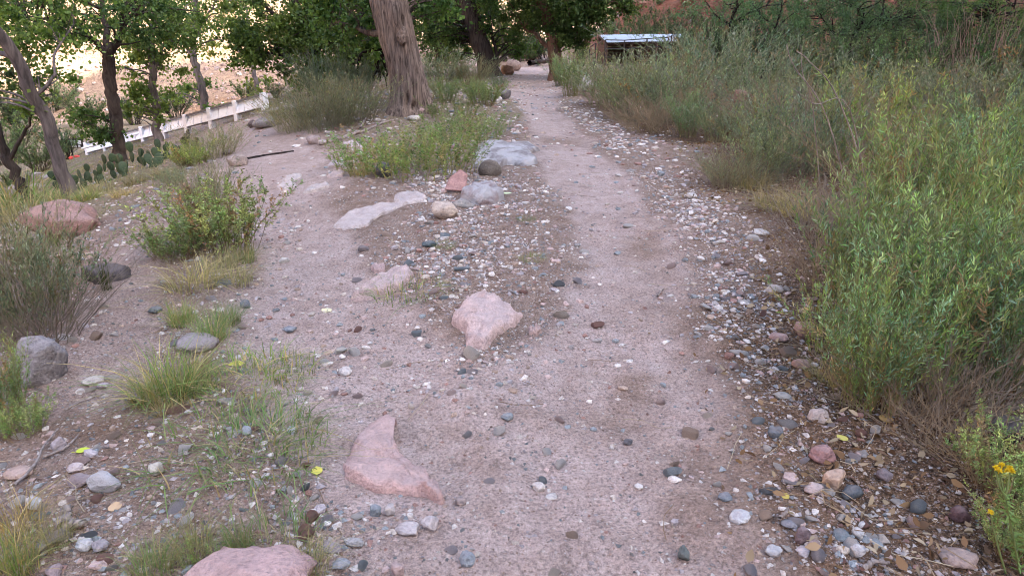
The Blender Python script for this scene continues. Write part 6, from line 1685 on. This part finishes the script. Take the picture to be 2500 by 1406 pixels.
def prickly(px, py, npads, s, lb, seed):
    r = random.Random(seed); p = foot(px, py)
    root = empty("prickly_pear", p, r.uniform(-.5, .5)); tag(root, lb, "cactus", "prickly pears on the left bank")
    base = []
    for i in range(npads):
        o = link("pad", PAD, root); sc = s*r.uniform(0.8, 1.2)
        if i < npads*0.55 or not base:
            x, y, z = r.uniform(-.42, .42)*s*2.2, r.uniform(-.2, .2)*s*2.2, -0.02; tl = r.uniform(-.45, .45)
            base.append((x, y, tl, sc))
        else:
            bx_, by_, bt_, bs_ = r.choice(base); side = r.uniform(-.5, .5)
            x = bx_ + math.sin(bt_)*0.2*bs_ + side*0.06*bs_; y = by_; z = 0.19*bs_*math.cos(bt_); tl = bt_*0.5 + side
        o.location = (x, y, z); o.rotation_euler = (r.uniform(-.25, .25), tl, r.uniform(-.7, .7)); o.scale = (sc, sc, sc)
for k_, a in enumerate([(190, 470, 7, 1.1, "low prickly pear just right of the leaning tree's trunk"), (235, 452, 11, 1.25, "prickly pear between the leaning tree and the forked cottonwood"), (275, 440, 12, 1.3, "prickly pear left of the forked cottonwood's foot"),
                        (318, 422, 14, 1.45, "tallest prickly pear at the forked cottonwood's right foot"), (352, 408, 13, 1.4, "prickly pear right of the tallest one"), (392, 392, 12, 1.35, "prickly pear at the right end of the row"),
                        (440, 362, 3, 1.2, "small prickly pear of few pads beside the dark stump"), (120, 492, 2, 1.1, "lone pad at the leaning tree's left foot")]):
    prickly(a[0], a[1], a[2], a[3]*0.5, a[4], 60+k_)
stick([(455, 360), (458, 345), (462, 330)], 16, "small dark stump on the bank before the white fence", name="stump", mat="bark_dark", lift=0.1, seed=51, sides=8, cat="stump")

# ================================================================== BUILT THINGS
M["white_metal"] = plain_mat("white_panel", (0.86, 0.88, 0.94), 0.45, 0.06)
M["grey_metal"] = plain_mat("grey_rail", (0.16, 0.155, 0.16), 0.6, 0.2)
M["dark_metal"] = plain_mat("dark_pipe", (0.035, 0.03, 0.03), 0.6, 0.2)
M["tin"] = plain_mat("tin_roof", (0.29, 0.34, 0.40), 0.5, 0.08, 0.0, 0.5)
M["plank"] = bark_mat("old_plank", (0.045, 0.03, 0.026), (0.13, 0.09, 0.075), 14, 2.0, 0.01)
M["paper"] = plain_mat("pale_notice", (0.68, 0.68, 0.72), 0.6, 0.04)
M["red"] = plain_mat("red_paint", (0.55, 0.07, 0.06), 0.5, 0.1)

def box_obj(nm, parent, c, s, mat, rot=None):
    b = MB(); b.box(c, s, rot); return link(nm, b.mesh(nm, M[mat], False), parent)

# white panelled fence across the creek
A_ = G(217, 378); B_ = G(648, 268)
root = empty("panel_fence", A_); tag(root, "long white panelled metal fence with posts beyond the left bank", "fence")
vec = B_-A_; L_ = np.linalg.norm(vec[:2]); ux = np.array([vec[0], vec[1], 0])/L_; rz = math.atan2(ux[1], ux[0])
Rz = np.array([[math.cos(rz), -math.sin(rz), 0], [math.sin(rz), math.cos(rz), 0], [0, 0, 1]])
fh = 27/FPX*depth(A_)*1.05; nb = 8
for i in range(nb+1):
    t = i/nb; p = A_+vec*t; g = hz(p[0], p[1])-A_[2]
    c = vec*t; zb = min(g, c[2])-0.4; zt = c[2]+fh*1.06
    box_obj("post", root, (c[0], c[1], (zb+zt)/2), (0.13, 0.13, zt-zb), "white_metal", Rz)
pitchf = math.atan2(vec[2], L_)
Rp = Rz @ np.array([[math.cos(pitchf), 0, -math.sin(pitchf)], [0, 1, 0], [math.sin(pitchf), 0, math.cos(pitchf)]])
_tl = math.radians(-24)  # panels lean back so they catch more sky and look brighter
Rt = Rp @ np.array([[1, 0, 0], [0, math.cos(_tl), -math.sin(_tl)], [0, math.sin(_tl), math.cos(_tl)]])
if (Rt @ np.array([0, -1.0, 0]))[2] < 0: Rt = Rp @ np.array([[1, 0, 0], [0, math.cos(_tl), math.sin(_tl)], [0, -math.sin(_tl), math.cos(_tl)]])
for i in range(nb*3):
    t = (i+0.5)/(nb*3); c = vec*t
    box_obj("panel", root, (c[0], c[1], c[2]+fh*0.58), (L_/(nb*3)-0.025, 0.03, fh*0.84), "white_metal", Rt)
box_obj("rail", root, tuple(vec*0.5+np.array([0, 0, fh*0.985])), (L_*1.003, 0.06, 0.04), "grey_metal", Rp)
box_obj("rail", root, tuple(vec*0.5+np.array([0, 0, fh*0.16])), (L_*1.003, 0.05, 0.035), "grey_metal", Rp)
ROCKS["white fence"] = (A_[0], A_[1])
stick([(205, 384), (300, 358), (400, 335), (500, 312), (572, 296)], 5, "thin pale pipe running along the ground in front of the white fence", name="ground_pipe", mat="white_metal", lift=0.25, seed=61, cat="pipe", sides=8)
# notice board
p0 = G(194, 380); k_ = depth(p0)/FPX
root = empty("notice_board", p0, 0.1); tag(root, "small dark framed notice board with white sheets left of the fence's end", "notice board")
w_, h_ = 30*k_, 40*k_
for s in (-1, 1): box_obj("post", root, (s*w_/2, 0, h_*0.5), (2.6*k_, 2.6*k_, h_), "dark_metal")
bbo = box_obj("back_board", root, (0, 0.02, h_*0.72), (w_*0.9, 0.03, h_*0.5), "dark_metal")
box_obj("top_rail", root, (0, 0, h_*0.99), (w_+4*k_, 3*k_, 2.6*k_), "dark_metal")
box_obj("sheet", bbo, (-w_*0.22, -0.02, h_*0.72), (w_*0.36, 0.012, h_*0.42), "paper")
box_obj("sheet", bbo, (w_*0.24, -0.02, h_*0.80), (w_*0.26, 0.012, h_*0.24), "paper")
box_obj("sheet", bbo, (w_*0.18, -0.02, h_*0.58), (w_*0.16, 0.012, h_*0.12), "paper")
for k2, (dx, sx, sz, lb) in enumerate([(-2, 12, 9, "left of two red objects at the foot of the notice board"), (13, 14, 7, "right of two red objects at the foot of the notice board")]):
    v, f = rock_verts(3, 70+k2, 0.6, 0.05); b = MB(); b.add(v*np.array([sx, 6, sz])*k_*0.5, f)
    o = link("red_bundle", b.mesh("red_bundle", M["red"])); o.location = (p0[0]+dx*k_, p0[1]-0.4, hz(p0[0]+dx*k_, p0[1]-0.4)+sz*k_*0.4); tag(o, lb, "bundle")

# open shed with a tin roof
Ys = 38.0
a = W(1462, 86, Ys+2.2); bR = W(1662, 84, Ys+2.6); fl = W(1482, 104, Ys); fr = W(1668, 101, Ys+.4)
zg = hz(float(a[0]+2), Ys+1)
root = empty("shed", (float(fl[0]), float(fl[1]), zg)); tag(root, "low open shed with a pale tin roof behind the right hand shrubs", "shed")
o0 = np.array(root.location); nsh = 6
roofp = empty("roof"); roofp.parent = root; wallp = empty("wall"); wallp.parent = root
for i in range(nsh):
    t0, t1 = i/nsh, (i+1)/nsh
    c00 = fl+(fr-fl)*t0; c01 = fl+(fr-fl)*t1; c10 = a+(bR-a)*t0; c11 = a+(bR-a)*t1
    nu = 25; u = np.linspace(0.0, 1.0, nu); zz = 0.018*np.cos(u*2*np.pi*6) + (0.012 if i % 2 else 0)
    F = c00+(c01-c00)*u[:, None]; Bk = c10+(c11-c10)*u[:, None]; F = F+np.stack([0*u, 0*u, zz], 1); Bk = Bk+np.stack([0*u, 0*u, zz], 1)
    v = np.concatenate([F, Bk, F-[0, 0, .012], Bk-[0, 0, .012]])-o0; j = np.arange(nu-1)
    b = MB(); b.add(v, np.concatenate([np.stack([j, j+1, nu+j+1, nu+j], 1), np.stack([2*nu+j, 3*nu+j, 3*nu+j+1, 2*nu+j+1], 1), np.stack([j, 2*nu+j, 2*nu+j+1, j+1], 1)]))
    link("roof_sheet", b.mesh("roof_sheet", M["tin"]), roofp)
def beam(nm, p, q_, r_, mat, sides=6):
    b = MB(); v, qq = tube(np.array([p, (np.array(p)+q_)/2, q_])-o0, [r_]*3, sides); b.add(v, qq); link(nm, b.mesh(nm, M[mat]), roofp if nm != "post" else root)
for t in (0.0, 0.33, 0.66, 1.0):
    f_ = fl+(fr-fl)*t + [0, 0.15, -0.06]; k2 = a+(bR-a)*t + [0, -0.15, -0.06]
    beam("post", np.array([f_[0], f_[1], hz(f_[0], f_[1])-.2]), f_, 0.07, "plank"); beam("post", np.array([k2[0], k2[1], hz(k2[0], k2[1])-.2]), k2, 0.07, "plank"); beam("rafter", f_, k2, 0.05, "plank")
beam("beam", fl+[0, .15, -.08], fr+[0, .15, -.08], 0.06, "plank"); beam("beam", a+[0, -.15, -.08], bR+[0, -.15, -.08], 0.06, "plank")
npk = 9
for i in range(npk):   # back and left side boards
    z0_ = zg+0.1+i*(a[2]-0.25-zg)/npk; hh_ = (a[2]-0.25-zg)/npk-0.02
    m_ = (a+bR)/2; ln_ = np.linalg.norm((bR-a)[:2]); ra = math.atan2((bR-a)[1], (bR-a)[0]); Rb = np.array([[math.cos(ra), -math.sin(ra), 0], [math.sin(ra), math.cos(ra), 0], [0, 0, 1]])
    box_obj("plank", wallp, (m_[0]-o0[0], m_[1]-o0[1]+.03, z0_-o0[2]+hh_/2), (ln_, 0.03, hh_), "plank", Rb)
    if i < npk-1:
        m_ = (a+fl)/2; dv = (a-fl); ra = math.atan2(dv[1], dv[0]); Rb2 = np.array([[math.cos(ra), -math.sin(ra), 0], [math.sin(ra), math.cos(ra), 0], [0, 0, 1]])
        box_obj("plank", wallp, (m_[0]-o0[0]-.03, m_[1]-o0[1], z0_-o0[2]+hh_/2), (np.linalg.norm(dv[:2])*.9, 0.03, hh_), "plank", Rb2)
ROCKS["tin roofed shed"] = (o0[0], o0[1])
# pipe corral in front of the shed
Yc = 33.0
def corral(pts, zt_px, lb):
    P_ = [W(x, y, Yc) for x, y in pts]
    root = empty("pipe_corral", (float(P_[0][0]), float(P_[0][1]), hz(P_[0][0], P_[0][1]))); tag(root, lb, "corral fence")
    o1 = np.array(root.location)
    for i, p in enumerate(P_):
        b = MB(); v, qq = tube(np.array([[p[0], p[1], hz(p[0], p[1])-.2], [p[0], p[1], (p[2]+hz(p[0], p[1]))/2], p])-o1, [.035]*3, 8); b.add(v, qq); link("post", b.mesh("post", M["dark_metal"]), root)
    for dz in (0.0, 0.38, 0.76, 1.1):
        for i in range(len(P_)-1):
            d = np.array([0, 0, -dz]); b = MB(); v, qq = tube(np.array([P_[i]+d, (P_[i]+P_[i+1])/2+d, P_[i+1]+d])-o1, [.024]*3, 6); b.add(v, qq); link("rail", b.mesh("rail", M["dark_metal"]), root)
corral([(1478, 98), (1525, 99), (1580, 95), (1632, 92), (1640, 88)], 0, "dark pipe corral rails crossing in front of the shed roof")
corral([(1412, 122), (1427, 124), (1440, 116), (1455, 106)], 0, "short dark row of corral posts left of the shed")
# driftwood at the far bend
for k_, (ps, w_, lb, mt) in enumerate([([(1300, 150), (1312, 140), (1325, 128)], 9, "dark driftwood log slanting up at the far bend", "blackwood"), ([(1310, 140), (1322, 150), (1332, 158)], 6, "white stick lying on the driftwood at the far bend", "deadwood"),
                                       ([(1295, 162), (1318, 160), (1345, 165)], 12, "dark log lying across the far bend of the trail", "blackwood"), ([(1212, 165), (1218, 155), (1226, 148)], 12, "dark broken stump beside the orange tan boulder", "blackwood")]):
    stick(ps, w_, lb, mat=mt, lift=0.25, seed=90+k_, name="driftwood_log", cat="driftwood")

# scree on the far slope, above the fence
r = R_(95)
def on_far(n_, x0, x1, w0, w1, smin, smax, seed):
    r = R_(seed); base = bez(np.array([(*b_, 0) for b_ in FAR_BASE]), 400)[:, :2]
    i = r.integers(0, 400, n_*6); w = r.uniform(w0, w1, n_*6)
    t = np.gradient(base, axis=0); t /= np.linalg.norm(t, axis=1)[:, None]; nr = -np.stack([t[:, 1], -t[:, 0]], 1)
    p = base[i]+nr[i]*w[:, None]; ok = (p[:, 0] > x0) & (p[:, 0] < x1)
    return p[ok][:n_], w[ok][:n_], r
bpy.context.view_layer.update()
dg = bpy.context.evaluated_depsgraph_get()
wall_o = bpy.data.objects["canyon_wall_far"]
def drop(x, y):
    ok, loc, nrm, idx = wall_o.ray_cast(Vector((x, y, 200)), Vector((0, 0, -1)))
    return loc.z if ok else hz(x, y)
pp, ww, r = on_far(2600, -75, 25, 0.2, 14, 0, 0, 96)
zz = np.array([max(drop(x, y), hz(x, y)) for x, y in pp])
ss = np.clip(r.lognormal(math.log(0.32), 0.5, len(pp)), 0.12, 1.3)
kd = r.integers(7, len(LOW_T), len(pp)); b = MB()
sc_cols = np.array([(0.36, 0.27, 0.25), (0.44, 0.36, 0.34), (0.30, 0.21, 0.19), (0.50, 0.43, 0.40)])
for i in range(len(pp)):
    tv, tf = LOW_T[kd[i]]; a_ = r.uniform(0, 6.28); s_ = ss[i]*0.5*np.array([1, r.uniform(.6, 1), r.uniform(.5, .8)]); v = tv*s_
    v = np.stack([v[:, 0]*math.cos(a_)-v[:, 1]*math.sin(a_), v[:, 0]*math.sin(a_)+v[:, 1]*math.cos(a_), v[:, 2]], 1)+[pp[i, 0], pp[i, 1], zz[i]+.1*ss[i]]
    b.add(v, tf, sc_cols[r.integers(0, 4)]*r.uniform(.8, 1.2))
tag(link("scree", b.mesh("scree", M["scree"], False)), "pale broken stones covering the foot of the far slope", "scree", kind="stuff")
wall_n = bpy.data.objects["canyon_wall_near"]
r = R_(99); b = MB(); bl = MB(); nb_ = 0
for i in range(1500):
    x, y = r.uniform(8, 60), r.uniform(40, 95)
    ok_, loc, nrm, _x = wall_n.ray_cast(Vector((x, y, 200)), Vector((0, 0, -1)))
    if not ok_ or loc.z < hz(x, y): continue
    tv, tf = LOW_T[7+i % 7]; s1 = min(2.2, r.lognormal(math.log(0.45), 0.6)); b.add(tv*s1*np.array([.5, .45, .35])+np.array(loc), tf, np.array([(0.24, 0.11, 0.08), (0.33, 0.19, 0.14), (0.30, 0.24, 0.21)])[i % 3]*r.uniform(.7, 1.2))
    if i % 4 == 0:
        n_ = 90; h_ = r.uniform(.35, .9); d = unit(r.normal(0, 1, (n_, 3)))*r.uniform(.2, 1, (n_, 1))**.5*h_*np.array([1, 1, .7])
        v, q_, k2 = leaves(np.array(loc)+[0, 0, h_*.5]+d, r.normal(0, 1, (n_, 3)), 0.24, 0.13, r); bl.add(v, q_, np.repeat(np.array([(0.13, 0.15, 0.085)])*r.uniform(.6, 1.3, (n_, 1)), k2, 0))
tag(link("rubble", b.mesh("rubble", M["scree"], False)), "red broken rock lying on the shaded slope behind the shed", "rubble", kind="stuff")
tag(link("slope_brush", bl.mesh("slope_brush", M["shrub"])), "grey green brush dotting the red slope", "brush", kind="stuff")
# a pale rock pile at the right and the creek bed stones at left
for k_, (px, py, w_, h_, col, lb) in enumerate([(1950, 98, 60, 26, (0.36, 0.32, 0.33), "pale rock pile's largest boulder below the black twisted tree"), (1925, 88, 34, 16, (0.33, 0.29, 0.30), "flat boulder on the left of the pale rock pile"), (1975, 80, 34, 16, (0.30, 0.27, 0.28), "dark topped boulder on the right of the pale rock pile")]):
    place_boulder(px, py, w_, h_, col, lb, 800+k_, name="boulder", cat="boulder", angular=0.7, mat="lichen_rock")
r = R_(97)
for k_, (px, py, w_, h_, lb) in enumerate([(90, 455, 40, 18, "pale creek stone behind the leaning tree"), (60, 440, 30, 14, "creek stone left of the leaning tree"), (30, 465, 26, 30, "upright pale creek stone at the left edge"), (110, 432, 26, 12, "small creek stone touching the leaning tree's outline"), (80, 425, 40, 10, "flat creek stone farther left of the leaning tree"), (700, 262, 40, 14, "pale ledge stone right of the fence's end"), (672, 268, 30, 10, "flat pale stone at the fence's right end"), (545, 330, 22, 12, "pale stone in the brush below the slender tree")]):
    place_boulder(px, py, w_, h_, (0.45, 0.39, 0.38), lb, 830+k_, name="rock", cat="rock", angular=0.7)

# yellow flowers on a stalk at lower right
p0 = G(2490, 1398); 
root = empty("flower_stalk", (p0[0], p0[1], p0[2])); tag(root, "green stalk with yellow flower heads at the lower right edge", "flower")
D_ = p0[1]
for nm, pts in (("stem", [(2490, 1398), (2470, 1290), (2448, 1190), (2440, 1150)]), ("stem", [(2455, 1215), (2438, 1180), (2432, 1150)]), ("stem", [(2455, 1210), (2462, 1175), (2466, 1150)]), ("stem", [(2455, 1398), (2430, 1310), (2418, 1255)])):
    c = bez([p0 if k_ == 0 and pts[0] == (2490, 1398) else W(*q_, D_) for k_, q_ in enumerate(pts)], 9); v, qq = tube(c-p0, 0.0032*np.linspace(1.1, .6, 9), 5); b = MB(); b.add(v, qq, (0.16, 0.20, 0.08)); link(nm, b.mesh("flower_stem", M["stem"]), root)
r = R_(98); b = MB()
for px, py in ((2432, 1142), (2440, 1150), (2464, 1142), (2458, 1150), (2470, 1150), (2418, 1250), (2445, 1135)):
    c = W(px, py, D_)-p0; n_ = 40
    v, q_, k2 = leaves(np.tile(c, (n_, 1)), r.normal(0, 1, (n_, 3))+[0, 0, .6], 0.011, 0.005, r, near=False); b.add(v, q_, np.repeat(np.array([(0.6, 0.45, 0.03)])*r.uniform(.7, 1.1, (n_, 1)), k2, 0))
link("blossoms", b.mesh("blossoms", M["shrub"]), root)
b = MB(); cc = bez([p0, W(2470, 1290, D_), W(2448, 1190, D_)], 40); n_ = 120; ii = r.integers(0, 40, n_)
v, q_, k2 = leaves(cc[ii]-p0, r.normal(0, 1, (n_, 3))+[0, 0, .4], 0.03, 0.006, r, near=True); b.add(v, q_, np.repeat(np.array([(0.12, 0.19, 0.07)])*r.uniform(.7, 1.3, (n_, 1)), k2, 0)); link("foliage", b.mesh("flower_foliage", M["shrub"]), root)

# ================================================================== LABELS of the loose stones
ORD = ["", "second ", "third ", "fourth ", "fifth ", "sixth ", "seventh ", "eighth ", "ninth ", "tenth ", "eleventh ", "twelfth "]
names = list(ROCKS); RXY = np.array([ROCKS[k_] for k_ in names])
buckets = {}
for o, cname, kd_, s in LOOSE_STONES:
    x, y = o.location.x, o.location.y
    dd = np.hypot(RXY[:, 0]-x, RXY[:, 1]-y); j = int(np.argmin(dd)); dx, dy = x-RXY[j, 0], y-RXY[j, 1]
    if abs(dx) > abs(dy)*0.8: side = "right of" if dx > 0 else "left of"
    else: side = "behind" if dy > 0 else "in front of"
    buckets.setdefault((cname, kd_, side, names[j]), []).append((dd[j], o))
for (cname, kd_, side, nm), lst in buckets.items():
    lst.sort(key=lambda t_: t_[0])
    for i, (d_, o) in enumerate(lst):
        extra_ = "" if len(lst) == 1 else (ORD[min(i, 11)] + "nearest ")
        tag(o, "%ssmall %s %s stone %s the %s" % (extra_, cname, kd_, side, nm), "stone", "loose stones along the trail")
